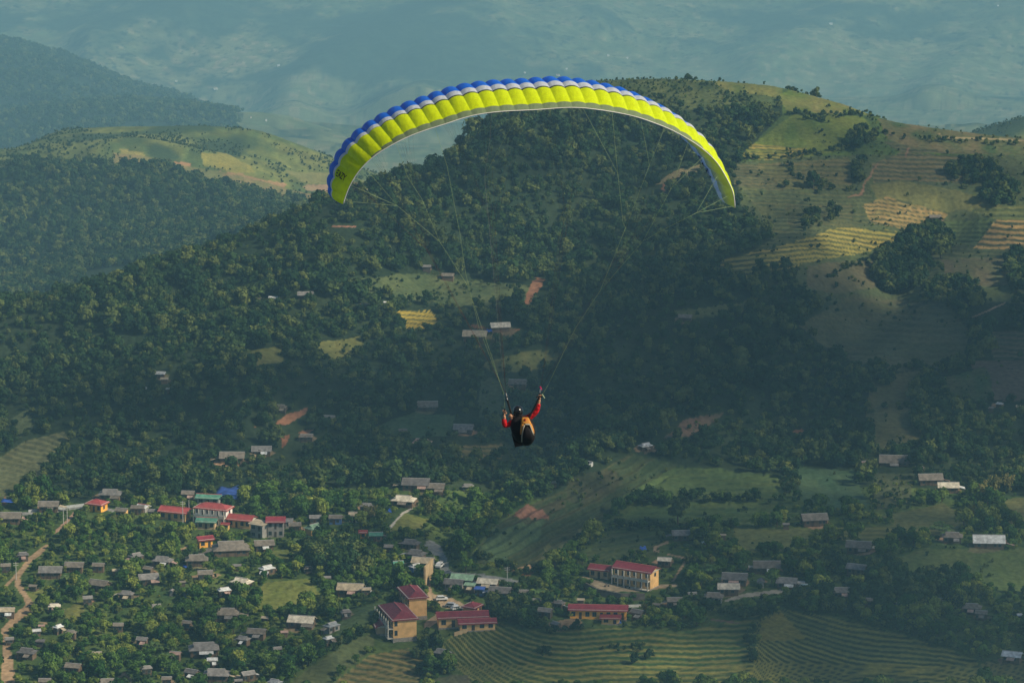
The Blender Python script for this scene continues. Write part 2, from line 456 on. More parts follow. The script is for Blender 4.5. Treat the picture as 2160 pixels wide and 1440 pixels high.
# far mosaic of fields and woods
def cells(x, y, s, seed):
    gx, gy = np.floor(x / s + .35 * fbm(x / s, y / s, 2, seed)), np.floor(y / (s * 1.6) + .5 * fbm(x / s, y / s, 2, seed + 5))
    return hash2(gx, gy, seed)
fm = cells(X + 50 * fbm(X / 150, D / 200, 2, 3), D, 75, 7)
fm2 = cells(X + 30 * fbm(X / 90, D / 120, 2, 13), D + 40 * fbm(X / 200, D / 200, 2, 17), 38, 9)
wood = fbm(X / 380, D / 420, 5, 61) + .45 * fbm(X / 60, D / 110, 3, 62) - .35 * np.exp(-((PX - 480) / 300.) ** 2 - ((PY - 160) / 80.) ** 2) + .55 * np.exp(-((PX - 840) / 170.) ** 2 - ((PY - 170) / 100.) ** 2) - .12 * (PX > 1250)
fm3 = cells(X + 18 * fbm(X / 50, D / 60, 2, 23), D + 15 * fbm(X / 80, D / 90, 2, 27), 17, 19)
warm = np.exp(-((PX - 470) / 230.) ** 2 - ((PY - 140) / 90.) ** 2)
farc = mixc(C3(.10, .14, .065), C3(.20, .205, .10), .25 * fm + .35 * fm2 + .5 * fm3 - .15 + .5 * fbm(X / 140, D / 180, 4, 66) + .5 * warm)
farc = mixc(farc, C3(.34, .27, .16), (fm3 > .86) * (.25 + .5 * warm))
farc = farc * (1 + .35 * fbm(X / 14, D / 22, 3, 68))[..., None]
farc = mixc(farc, C3(.045, .075, .045), (wood + .04) * 3)
speck = fbm(X / 9, D / 14, 2, 69) + .6 * wood
farc = mixc(farc, C3(.03, .055, .035), (speck - .25) * 4)
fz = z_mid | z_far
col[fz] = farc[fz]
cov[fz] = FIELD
sp = z_mid & (VK > 16.2) & (PX < 500 + 25 * fbm(X / 60, D / 60, 2, 4))
col[sp] = C3(.026, .045, .026)
cov[sp] = FOREST

def inside(px, py, poly):
    r = np.zeros(px.shape, bool)
    n = len(poly)
    for i in range(n):
        x0, y0 = poly[i]; x1, y1 = poly[(i + 1) % n]
        if y0 == y1:
            continue
        c = ((y0 > py) != (y1 > py)) & (px < (x1 - x0) * (py - y0) / (y1 - y0) + x0)
        r ^= c
    return r

sheets = []        # (object name, label or None)
def paint(poly, c1, c2=None, code=FIELD, zone=None, name=None, wob=1.0, noise=patch2, amt=1.0):
    zone = z_main if zone is None else zone
    xs = [p[0] for p in poly]; ys = [p[1] for p in poly]
    m = zone & (PX > min(xs) - 15) & (PX < max(xs) + 15) & (PY > min(ys) - 15) & (PY < max(ys) + 15)
    idx = np.where(m)
    wx = PX[idx] + (WX[idx] - PX[idx]) * wob
    wy = PY[idx] + (WY[idx] - PY[idx]) * wob
    ins = inside(wx, wy, poly)
    idx = (idx[0][ins], idx[1][ins])
    cov[idx] = code
    c1 = np.array(c1)
    c2 = c1 * 1.35 if c2 is None else np.array(c2)
    col[idx] = mixc(c1, c2, .5 + amt * noise[idx])
    if name:
        sheets.append(name)
        owner[idx] = len(sheets) - 1
    return idx

DZ = np.zeros(PX.shape)
def terraces(poly, spacing, warp, tread, tread2, riser, zone=None, name='rice_terrace', amp=1.0, duty=.34, wob=.6):
    """real steps: level treads and short banks along the warped contour lines"""
    idx = paint(poly, tread, code=TERR, zone=zone, name=name, wob=wob)
    px, py = PX[idx], PY[idx]
    s = (-py + warp(px, py) + (4.2 * fbm(X[idx] / 22, D[idx] / 30, 3, 71) + 2.2 * fbm(X[idx] / 7, D[idx] / 14, 2, 73)) * spacing / 10) / spacing
    lev = np.floor(s)
    fr = s - lev                           # rises uphill
    rise_m = amp * spacing / 6.2 * 0.30
    # level tread: undo the slope over the tread, climb on the bank
    prof = np.where(fr < 1 - duty, -fr, -(1 - duty) + (fr - (1 - duty)) / duty * (1 - duty))
    DZ[idx] += prof * rise_m * 1.6
    h = hash2(lev, np.floor(px / 260 + .3 * lev), 77)
    h2 = hash2(lev, np.floor(px / 90 + .7 * lev), 79)
    c = mixc(np.array(tread), np.array(tread2), h * .75 + h2 * .4 - .05)
    c = c * (1 + .22 * patch2[idx])[:, None]
    rb = np.clip((fr - (1 - duty)) * 7 + .3, 0, 1) * np.clip((1 - fr) * 9, 0, 1)
    c = mixc(c, np.array(riser), rb)
    col[idx] = c

YG = (.092, .138, .024); YG2 = (.15, .17, .034)
OL = (.056, .09, .031); OL2 = (.088, .11, .039)
GR = (.055, .085, .035); GR2 = (.085, .115, .04)
BR = (.12, .095, .06); BR2 = (.15, .12, .07)
RED = (.36, .13, .07)
GOLD = (.36, .26, .06)
# --- crest of the right hill
cr = z_main & (VK > 9.72) & (PX > 1130) & (PX < 1640) & (WY < 235 - .0002 * (PX - 1400) ** 2)
col[cr] = mixc(C3(.05, .078, .028), C3(.10, .115, .038), .5 + patch2 + patch)[cr]
cov[cr] = SCRUB
ce = z_main & (VK > 9.9) & (PX > 1200)
col[ce] = mixc(C3(.10, .13, .036), C3(.19, .18, .05), .5 + patch2)[ce]
cov[ce] = FIELD
paint([(1150, 168), (1330, 160), (1500, 172), (1560, 200), (1500, 235), (1300, 225), (1100, 250)], (.05, .075, .028), (.095, .11, .038), SCRUB)
right = [(1650, 180), (1860, 180), (2230, 270), (2230, 345), (1880, 330), (1700, 330), (1560, 345), (1600, 290), (1650, 240)]
paint(right, OL, YG, SCRUB)
paint([(1560, 345), (1700, 325), (2230, 330), (2230, 640), (1980, 640), (1700, 640), (1640, 520), (1560, 430)], (.07, .085, .04), OL2, SCRUB)
terraces([(985, 1180), (1040, 1110), (1120, 1062), (1250, 1000), (1330, 955), (1440, 985), (1320, 1060), (1240, 1130), (1190, 1185), (1080, 1205)], 19, lambda x, y: -.52 * x, (.040, .066, .024), (.082, .080, .034), (.026, .045, .02), duty=.22, name='terraced_field')
terraces([(1310, 1046), (1425, 982), (1640, 1000), (1660, 1050), (1480, 1052)], 14, lambda x, y: -.06 * x, (.07, .11, .033), (.10, .13, .04), (.045, .075, .028), duty=.22, name='maize_field')
terraces([(1290, 1112), (1345, 1066), (1640, 1058), (1690, 1082), (1620, 1106), (1400, 1114)], 12, lambda x, y: 0 * x, (.07, .115, .033), (.11, .14, .042), (.05, .085, .03), duty=.22, name='maize_field')
terraces([(1190, 1195), (1295, 1118), (1400, 1128), (1380, 1172), (1250, 1182)], 12, lambda x, y: -.2 * x, (.07, .10, .033), (.11, .12, .04), (.045, .07, .028), duty=.25, name='terraced_field')
terraces([(1565, 395), (1650, 405), (1830, 400), (1850, 430), (1830, 475), (1760, 480), (1660, 515), (1560, 545), (1640, 500)], 8.0, lambda x, y: .03 * x, (.075, .095, .038), (.12, .12, .045), (.05, .068, .032))
terraces([(1860, 300), (2020, 305), (2230, 315), (2230, 330), (1900, 322)], 8.0, lambda x, y: .03 * x, (.085, .095, .042), (.12, .11, .05), (.055, .068, .034))
terraces([(1880, 500), (1985, 520), (2060, 525), (2150, 530), (2120, 545), (1950, 545)], 9.0, lambda x, y: .02 * x, (.08, .10, .04), (.11, .11, .045), (.05, .07, .032))
paint([(1640, 195), (1705, 188), (1790, 215), (1835, 240), (1760, 243), (1660, 232)], YG, (.2, .18, .06), name='hill_meadow')
paint([(1585, 305), (1640, 262), (1670, 242), (1820, 246), (1850, 290), (1760, 318), (1690, 330), (1660, 308)], YG, YG2, name='hill_meadow')
terraces([(1555, 337), (1590, 302), (1700, 310), (1690, 330), (1620, 337)], 6.0, lambda x, y: .02 * x, GOLD, YG2, (.05, .07, .03))
paint([(1850, 245), (2000, 272), (2160, 290), (2230, 300), (2230, 335), (1980, 318), (1870, 300)], OL, (.16, .13, .06), name='hill_meadow')
terraces([(1590, 348), (1790, 330), (1800, 396), (1650, 400), (1612, 372)], 9.0, lambda x, y: .03 * x, (.12, .13, .045), (.17, .14, .055), (.08, .085, .035))
terraces([(1545, 345), (1590, 348), (1640, 385), (1655, 402), (1548, 392)], 6.5, lambda x, y: .02 * x, (.10, .10, .045), (.13, .115, .05), (.055, .07, .035))
terraces([(1840, 345), (1900, 322), (2075, 332), (2055, 388), (1900, 380), (1845, 386)], 9.5, lambda x, y: .02 * x, (.13, .12, .05), (.18, .14, .06), (.05, .065, .035))
paint([(1840, 392), (1900, 382), (2020, 400), (2140, 440), (1980, 447), (1850, 420)], (.115, .12, .042), (.155, .15, .05), name='hill_meadow')
terraces([(1820, 432), (1870, 416), (2000, 450), (1965, 490), (1840, 470)], 8.5, lambda x, y: .12 * x, (.22, .18, .06), (.36, .23, .09), (.055, .07, .035))
terraces([(1655, 430), (1800, 425), (1795, 478), (1665, 478)], 8.0, lambda x, y: .02 * x, (.10, .12, .045), (.14, .12, .05), (.06, .075, .035))
terraces([(1505, 583), (1530, 545), (1660, 515), (1760, 478), (1895, 487), (1890, 515), (1810, 535), (1700, 555), (1560, 592)], 9.5, lambda x, y: .13 * np.maximum(x - 1720, 0) - .10 * np.minimum(x - 1720, 0) * -1 * -1, (.22, .20, .045), (.38, .29, .07), (.05, .07, .03), duty=.42)
terraces([(2055, 522), (2100, 462), (2230, 462), (2230, 530)], 12, lambda x, y: .05 * x, (.30, .20, .07), (.42, .27, .10), (.055, .07, .035), duty=.4)
terraces([(1975, 470), (2100, 455), (2058, 515), (1985, 515)], 9, lambda x, y: .01 * x, (.09, .13, .045), (.12, .15, .05), (.055, .08, .035))
terraces([(2040, 440), (2230, 425), (2230, 460), (2100, 460)], 12, lambda x, y: .01 * x, (.12, .14, .045), (.16, .16, .05), (.07, .09, .035))
paint([(1700, 562), (1850, 545), (1875, 600), (1760, 622), (1700, 605)], (.10, .10, .05), (.125, .11, .055), name='fallow_field')
paint([(1985, 545), (2150, 540), (2150, 600), (2000, 605)], (.09, .10, .045), (.125, .105, .055), name='fallow_field')
terraces([(1685, 682), (1800, 620), (2000, 640), (2045, 700), (2035, 772), (1900, 782), (1800, 760), (1730, 722)], 13, lambda x, y: .05 * x, (.075, .085, .04), (.105, .10, .048), (.065, .078, .037), duty=.2, name='fallow_field')
0 and paint([(1685, 682), (1800, 620), (2000, 640), (2045, 700), (2035, 772), (1900, 782), (1800, 760), (1730, 722)], (.080, .090, .042), (.11, .105, .05), name='fallow_field', amt=.9)
paint([(1838, 790), (1940, 780), (1985, 860), (1985, 930), (1900, 957), (1850, 950), (1826, 870)], (.095, .10, .042), (.13, .12, .05), name='fallow_field', amt=.9)
paint([(2050, 760), (2230, 755), (2230, 846), (2085, 842)], (.11, .085, .058), (.135, .10, .065), name='fallow_field', amt=.6)
paint([(1985, 800), (2080, 770), (2100, 842), (2000, 850)], OL, (.14, .12, .05), SCRUB)
terraces([(2080, 700), (2230, 690), (2230, 755), (2100, 755)], 10, lambda x, y: .02 * x, (.11, .10, .06), (.14, .11, .06), (.05, .07, .035))
# --- slopes left of the right-hand forest
pass
pass
pass
paint([(1550, 1114), (1705, 1112), (1722, 1140), (1655, 1162), (1560, 1162)], (.13, .15, .05), (.16, .17, .055), name='maize_field')
terraces([(1745, 1110), (1895, 1108), (1880, 1152), (1750, 1132)], 9, lambda x, y: 0 * x, (.11, .14, .04), (.17, .16, .05), (.07, .09, .035))
paint([(1850, 1192), (1950, 1155), (2230, 1160), (2230, 1250), (2110, 1250), (1980, 1205), (1870, 1212)], (.085, .12, .035), (.12, .14, .045), name='grass_slope')
pass
paint([(1030, 1150), (1110, 1080), (1180, 1040), (1190, 1060), (1120, 1110), (1060, 1165)], (.045, .060, .026), (.075, .066, .034), SCRUB)
paint([(1200, 1010), (1290, 985), (1320, 1010), (1230, 1060), (1190, 1050)], (.05, .060, .028), (.085, .07, .036), SCRUB)
paint([(1085, 1195), (1150, 1150), (1235, 1110), (1245, 1130), (1170, 1180), (1110, 1200)], (.11, .12, .05), (.13, .13, .05), name='fallow_field')
paint([(985, 1180), (1040, 1110), (1150, 1095), (1130, 1140), (1060, 1180)], (.06, .10, .045), (.085, .12, .05), name='maize_field')
paint([(1085, 1090), (1110, 1060), (1150, 1075), (1160, 1092)], (.17, .085, .055), code=EARTH)
paint([(1400, 925), (1440, 885), (1530, 868), (1470, 918)], (.12, .095, .06), (.17, .10, .07), SCRUB)
paint([(1680, 985), (1800, 990), (1835, 1070), (1700, 1072)], (.05, .095, .045), (.07, .11, .05), name='maize_field')
paint([(1840, 1000), (1930, 1000), (1925, 1060), (1850, 1075)], (.065, .085, .04), (.09, .10, .045), SCRUB)
paint([(1860, 1090), (1990, 1060), (2060, 1100), (2000, 1130), (1900, 1120)], (.10, .12, .045), (.14, .14, .05), name='grass_slope')
paint([(2110, 1055), (2230, 1040), (2230, 1120), (2130, 1110)], (.12, .14, .05), (.2, .18, .06), name='grass_slope')
# --- bottom terraces
terraces([(690, 1450), (775, 1382), (860, 1366), (905, 1395), (880, 1450)], 11.5, lambda x, y: .17 * x, (.16, .135, .05), (.22, .17, .06), (.05, .075, .03))
terraces([(890, 1450), (975, 1420), (925, 1362), (965, 1330), (1045, 1312), (1110, 1330), (1300, 1325), (1420, 1335), (1605, 1295), (1595, 1350), (1560, 1450)],
         11.5, lambda x, y: np.where(x < 1225, -.0017 * (1225 - np.maximum(x, 960)) ** 2 - .9 * np.maximum(960 - x, 0), -.045 * (x - 1225)) + 5 * np.sin(x / 75.0), (.115, .135, .038), (.235, .205, .052), (.032, .070, .022), duty=.42)
terraces([(1555, 1450), (1600, 1350), (1590, 1310), (1650, 1285), (1800, 1308), (1900, 1338), (2000, 1368), (2060, 1390), (2070, 1450)],
         10.5, lambda x, y: .15 * (x - 1600) + 55 * (1 - np.exp(-np.maximum(x - 1590, 0) / 42.)) + 6 * np.sin(x / 55.), (.125, .135, .040), (.25, .225, .045), (.028, .052, .02), duty=.38)
terraces([(2060, 1400), (2110, 1385), (2230, 1390), (2230, 1450), (2080, 1450)], 9, lambda x, y: .3 * x, (.13, .13, .045), (.19, .16, .05), (.045, .07, .03))
paint([(1600, 1350), (1605, 1310), (1650, 1292), (1700, 1345), (1650, 1350)], (.24, .20, .035), (.3, .24, .05), TERR)
paint([(605, 1450), (660, 1400), (745, 1345), (792, 1335), (790, 1365), (720, 1420), (690, 1450)], (.085, .105, .04), (.11, .125, .045), name='grass_slope')
paint([(895, 1450), (930, 1425), (985, 1420), (1000, 1450)], (.09, .10, .05), (.12, .11, .06), name='grass_slope')
paint([(705, 1330), (740, 1290), (820, 1262), (812, 1290), (760, 1325), (720, 1352)], (.06, .10, .04), (.085, .12, .045), name='grass_slope')
paint([(528, 1272), (560, 1232), (650, 1222), (685, 1262), (640, 1292), (560, 1292)], (.13, .16, .035), (.19, .19, .05), name='meadow')
paint([(815, 1122), (850, 1080), (905, 1095), (885, 1120)], (.15, .17, .04), (.2, .2, .06), name='meadow')
paint([(150, 1380), (100, 1402), (180, 1345), (220, 1330), (160, 1378)], (.12, .13, .04), (.17, .15, .05), name='meadow')
paint([(125, 1290), (168, 1262), (182, 1298), (150, 1310)], (.12, .14, .04), (.17, .17, .05), name='meadow')
paint([(55, 1250), (95, 1240), (100, 1262), (62, 1266)], (.13, .16, .04), (.18, .19, .05), name='meadow')
paint([(560, 1165), (600, 1158), (640, 1165), (600, 1185)], (.12, .15, .04), (.15, .16, .05), name='meadow')
# --- clearings in the middle
paint([(740, 590), (870, 578), (1000, 592), (1110, 600), (1150, 640), (1000, 650), (900, 640), (780, 625)], (.07, .10, .04), (.11, .13, .05), name='clearing')
terraces([(835, 655), (912, 655), (922, 678), (892, 698), (846, 690)], 9, lambda x, y: .10 * x, (.40, .30, .05), (.50, .36, .06), (.06, .08, .03))
paint([(515, 742), (600, 722), (592, 758), (530, 778)], (.12, .13, .04), (.17, .16, .05), name='clearing')
paint([(660, 722), (760, 712), (770, 742), (700, 760)], (.12, .14, .04), (.18, .17, .05), name='clearing')
paint([(1010, 770), (1110, 738), (1185, 744), (1150, 780), (1040, 786)], (.11, .125, .04), (.16, .15, .05), name='clearing')
paint([(1010, 800), (1080, 800), (1080, 880), (1010, 880)], (.055, .085, .04), (.08, .10, .045), SCRUB)
terraces([(945, 940), (1060, 936), (1060, 968), (950, 970)], 9, lambda x, y: 0 * x, (.15, .13, .05), (.2, .15, .06), (.05, .075, .035))
paint([(790, 905), (870, 868), (960, 875), (950, 915), (860, 925)], (.06, .105, .045), (.085, .12, .05), name='clearing')
paint([(1380, 388), (1425, 362), (1482, 342), (1475, 356), (1420, 385)], (.16, .14, .07), (.2, .16, .08), name='clearing')
terraces([(-70, 1060), (-70, 990), (0, 962), (50, 930), (132, 908), (148, 922), (110, 962), (60, 1040), (0, 1052)], 11, lambda x, y: .25 * x, (.11, .12, .055), (.13, .13, .06), (.085, .10, .05), duty=.22)
paint([(20, 880), (62, 862), (70, 905), (40, 925)], (.08, .10, .045), (.1, .12, .05), name='clearing')
paint([(1420, 655), (1560, 640), (1640, 600), (1560, 660), (1450, 675)], (.09, .11, .045), (.13, .14, .05), SCRUB)
# --- red earth
ROADPTS = []
for P in ([(1128, 582), (1148, 586), (1142, 606), (1128, 622), (1122, 640), (1110, 644), (1112, 622), (1120, 604)], [(578, 895), (608, 872), (648, 856), (643, 873), (602, 898)],
          [(592, 925), (612, 918), (606, 940), (596, 945)], [(630, 914), (665, 905), (650, 920), (632, 921)], [(536, 905), (520, 898), (545, 906)],
          [(398, 1213), (430, 1208), (446, 1215), (420, 1222), (405, 1218)], [(1700, 925), (1670, 908), (1690, 905), (1705, 918)],
          [(990, 688), (1000, 684), (1035, 694), (1098, 690), (1090, 696), (1040, 700)], [(1095, 1208), (1140, 1178), (1152, 1186), (1115, 1212)],
          [(0, 1070), (12, 1048), (16, 1066)], [(1395, 388), (1404, 388), (1404, 402), (1396, 404)]):
    paint(P, (.22, .095, .05), (.31, .15, .08), EARTH, wob=.9, name='bare_earth')
    ROADPTS += [(sum(q[0] for q in P) / len(P) * .5 + a_ * .5, sum(q[1] for q in P) / len(P) * .5 + b_ * .5, 4) for a_, b_ in P]
paint([(1168, 1312), (1222, 1305), (1232, 1322), (1190, 1330)], (.24, .16, .09), code=EARTH, name='bare_earth')
# --- left hill: orange fields and paler crops on the top
for P, a, b in [([(232, 343), (262, 339), (400, 341), (402, 350), (270, 352)], (.38, .17, .09), (.34, .22, .09)),
                ([(420, 362), (500, 365), (605, 388), (600, 398), (520, 388), (430, 372)], (.30, .20, .08), (.38, .22, .12)),
                ([(250, 312), (300, 322), (320, 338), (262, 336)], (.24, .22, .06), (.3, .25, .07)),
                ([(420, 318), (480, 325), (545, 360), (500, 366), (430, 348)], (.22, .21, .05), (.32, .27, .06)),
                ([(640, 388), (790, 386), (785, 402), (700, 408), (650, 402)], (.36, .22, .13), (.33, .25, .12)),
                ([(600, 360), (700, 365), (720, 384), (640, 388)], (.2, .2, .07), (.27, .24, .08)),
                ([(640, 432), (680, 426), (668, 442), (645, 446)], (.40, .18, .11), (.42, .26, .16))]:
    paint(P, a, b, FIELD, zone=z_hill, name='hill_field')
bk = z_hill & (VK > 13.0) & (VK < 13.16) & (PX > 240) & (PX < 660)
col[bk] = mixc(C3(.17, .17, .06), C3(.30, .20, .09), .3 + patch2)[bk]

# --- trodden yards round the houses
yr = random.Random(9)
for h_ in HS:
    if h_[2] < 20 or yr.random() < .25: continue
    cx_, cy_, w_ = h_[0] + yr.uniform(-.15, .15) * h_[2], h_[1] + h_[2] * yr.uniform(.20, .30), h_[2] * yr.uniform(.5, .75)
    P_ = [(cx_ + math.cos(a) * w_ * yr.uniform(.7, 1.15), cy_ + math.sin(a) * w_ * .33 * yr.uniform(.7, 1.2)) for a in [k * .785 for k in range(8)]]
    c_ = yr.choice([(.16, .12, .07), (.22, .15, .09), (.13, .12, .06), (.28, .17, .10)])
    paint(P_, c_, tuple(v * 1.5 for v in c_), EARTH, name='yard')
# --- roads and paths
def road(pts, w, c, name, zone=None, code=ROAD, wob=.25):
    zone = z_main if zone is None else zone
    global ROADPTS
    xs = [p[0] for p in pts]; ys = [p[1] for p in pts]
    m = zone & (PX > min(xs) - 20) & (PX < max(xs) + 20) & (PY > min(ys) - 20) & (PY < max(ys) + 20)
    idx = np.where(m)
    wx = PX[idx] + (WX[idx] - PX[idx]) * wob; wy = PY[idx] + (WY[idx] - PY[idx]) * wob
    if isinstance(w, (int, float)):
        w = [w] * len(pts)
    for (a, b_), wa in zip(zip(pts[:-1], pts[1:]), w):
        n = max(1, int(math.hypot(b_[0] - a[0], b_[1] - a[1]) / 5))
        ROADPTS += [(a[0] + (b_[0] - a[0]) * k / n, a[1] + (b_[1] - a[1]) * k / n, wa / 2) for k in range(n + 1)]
    hit = np.zeros(len(wx), bool)
    for i in range(len(pts) - 1):
        (x0, y0), (x1, y1) = pts[i], pts[i + 1]
        dx, dy = x1 - x0, y1 - y0
        t = np.clip(((wx - x0) * dx + (wy - y0) * dy) / (dx * dx + dy * dy + 1e-9), 0, 1)
        d = np.hypot(wx - x0 - t * dx, wy - y0 - t * dy)
        hit |= d < (w[i] + (w[i + 1] - w[i]) * t) / 2
    idx = (idx[0][hit], idx[1][hit])
    cov[idx] = code
    col[idx] = np.array(c) * (1 + .25 * patch2[idx])[:, None]
    sheets.append(name)
    owner[idx] = len(sheets) - 1
DIRT = (.37, .25, .145)
road([(18, 1440), (16, 1400), (12, 1365), (8, 1330), (40, 1298), (66, 1280), (56, 1258), (38, 1232), (36, 1215), (52, 1196), (66, 1178), (88, 1160), (98, 1150)], [28, 26, 16, 13, 18, 22, 11, 13, 11, 11, 11, 10, 6], DIRT, 'dirt_road')
road([(8, 1238), (34, 1212), (56, 1192)], 6, DIRT, 'dirt_path')
road([(116, 1122), (140, 1100), (160, 1078)], 6, (.38, .24, .16), 'dirt_path')
road([(-70, 1092), (60, 1082), (120, 1076), (190, 1066), (240, 1076)], 6, (.30, .30, .28), 'village_road')
road([(232, 1440), (262, 1420), (278, 1436)], 5, DIRT, 'dirt_path')
road([(905, 1148), (920, 1158), (932, 1180), (938, 1205), (958, 1216), (1000, 1212), (1055, 1218), (1090, 1226)], [18, 22, 22, 18, 14, 6, 6, 7], (.27, .27, .25), 'concrete_road')
road([(905, 1200), (902, 1235), (912, 1262)], [12, 10, 12], (.36, .25, .15), 'dirt_path')
road([(905, 1262), (940, 1268), (975, 1280)], [18, 26, 16], (.45, .32, .19), 'dirt_yard')
road([(900, 1318), (925, 1300)], [14, 16], (.40, .28, .17), 'dirt_yard')
road([(1530, 1266), (1570, 1256), (1650, 1246), (1660, 1244)], [5, 9, 8, 6], (.36, .32, .25), 'village_road')
road([(1408, 1143), (1382, 1152), (1380, 1158), (1390, 1163)], 5, DIRT, 'dirt_path', wob=0)
road([(1408, 1168), (1444, 1176), (1446, 1182), (1420, 1224)], [3, 4, 5, 4], DIRT, 'dirt_path', wob=0)
road([(1232, 1218), (1262, 1232), (1300, 1240), (1345, 1243), (1400, 1236), (1425, 1234)], [8, 16, 15, 10, 7, 6], (.33, .26, .17), 'school_yard')
road([(868, 1060), (868, 1072), (850, 1082), (838, 1094), (824, 1112)], 4, (.62, .56, .46), 'stone_path', wob=.1)
road([(1852, 346), (1844, 358), (1838, 376), (1826, 390), (1822, 402), (1818, 411), (1792, 414)], [4, 3, 4, 3, 5, 5, 3], (.24, .14, .08), 'dirt_path', wob=.8)
road([(1918, 312), (1908, 330)], 4, (.22, .13, .08), 'dirt_path', wob=.8)
road([(2045, 672), (2120, 640)], 3, (.3, .2, .13), 'dirt_path')
road([(1980, 282), (1985, 290), (2160, 296)], 4, (.3, .24, .12), 'dirt_path')
road([(1650, 345), (1700, 385), (1730, 408)], 4, (.03, .05, .03), 'hedge_bank', code=SCRUB)
road([(1500, 1305), (1560, 1312)], 4, (.2, .12, .08), 'dirt_path')
EARTHC = True
road([(1070, 1205), (1110, 1190), (1128, 1194), (1145, 1178)], 4, (.38, .24, .13), 'dirt_path')
road([(120, 1318), (70, 1310)], 3, DIRT, 'dirt_path')
road([(700, 478), (750, 478)], 3, (.3, .15, .1), 'dirt_path')
road([(380, 1160), (405, 1148)], 4, DIRT, 'dirt_path')
Z = Z + DZ
# slight crop and grass relief so that no field is a smooth sheet
cr_ = (cov != ROAD) & (VK > 3) & (VK < 14.6)
Z = Z + np.where(cr_, fbm(X / 1.3, D / 2.6, 2, 91) * .22, 0)
# ------------------------------------------------------------------ materials
MATS = {}
def new_mat(name):
    m = bpy.data.materials.new(name)
    m.use_nodes = True
    nt = m.node_tree
    nt.nodes.clear()
    return m, nt, nt.nodes.new('ShaderNodeOutputMaterial')

def mat(name, color, rough=.8, var=.18, scale=1.2, bump=0., spec=.2, transl=0., wave=None, metal=0., rand=0., tint=None, stretch=None):
    """plain surface: base colour with mottled variation, optional corrugation, translucency and per-object tone"""
    if name in MATS:
        return MATS[name]
    m, nt, out = new_mat(name)
    N, L = nt.nodes, nt.links
    b = N.new('ShaderNodeBsdfPrincipled')
    b.inputs['Roughness'].default_value = rough
    b.inputs['Metallic'].default_value = metal
    b.inputs['Specular IOR Level'].default_value = spec
    tc = N.new('ShaderNodeTexCoord')
    mp = N.new('ShaderNodeMapping')
    L.new(tc.outputs['Object'], mp.inputs[0])
    if stretch:
        mp.inputs['Scale'].default_value = stretch
    nz = N.new('ShaderNodeTexNoise')
    nz.inputs['Scale'].default_value = scale
    nz.inputs['Detail'].default_value = 5
    L.new(mp.outputs[0], nz.inputs['Vector'])
    r = N.new('ShaderNodeMapRange')
    r.inputs[1].default_value = .3; r.inputs[2].default_value = .7
    r.inputs[3].default_value = 1 - var; r.inputs[4].default_value = 1 + var
    L.new(nz.outputs['Fac'], r.inputs[0])
    mul = N.new('ShaderNodeVectorMath'); mul.operation = 'SCALE'
    base = N.new('ShaderNodeRGB'); base.outputs[0].default_value = (*color, 1)
    src = base.outputs[0]
    if rand or tint:
        oi = N.new('ShaderNodeObjectInfo')
        mx = N.new('ShaderNodeMix'); mx.data_type = 'RGBA'
        t = tint or tuple(c * (1 - rand) for c in color)
        mx.inputs[6].default_value = (*color, 1); mx.inputs[7].default_value = (*t, 1)
        L.new(oi.outputs['Random'], mx.inputs[0])
        src = mx.outputs[2]
    L.new(src, mul.inputs[0]); L.new(r.outputs[0], mul.inputs['Scale'])
    L.new(mul.outputs[0], b.inputs['Base Color'])
    if bump or wave:
        bp = N.new('ShaderNodeBump')
        bp.inputs['Strength'].default_value = bump or .5
        bp.inputs['Distance'].default_value = .08
        if wave:
            w = N.new('ShaderNodeTexWave')
            w.inputs['Scale'].default_value = wave
            w.bands_direction = 'X'
            L.new(tc.outputs['Object'], w.inputs['Vector'])
            L.new(w.outputs['Fac'], bp.inputs['Height'])
        else:
            L.new(nz.outputs['Fac'], bp.inputs['Height'])
        L.new(bp.outputs[0], b.inputs['Normal'])
    sh = b.outputs[0]
    if transl:
        tr = N.new('ShaderNodeBsdfTranslucent')
        L.new(mul.outputs[0], tr.inputs[0])
        ms = N.new('ShaderNodeMixShader'); ms.inputs[0].default_value = transl
        L.new(b.outputs[0], ms.inputs[1]); L.new(tr.outputs[0], ms.inputs[2])
        sh = ms.outputs[0]
    L.new(sh, out.inputs[0])
    MATS[name] = m
    return m

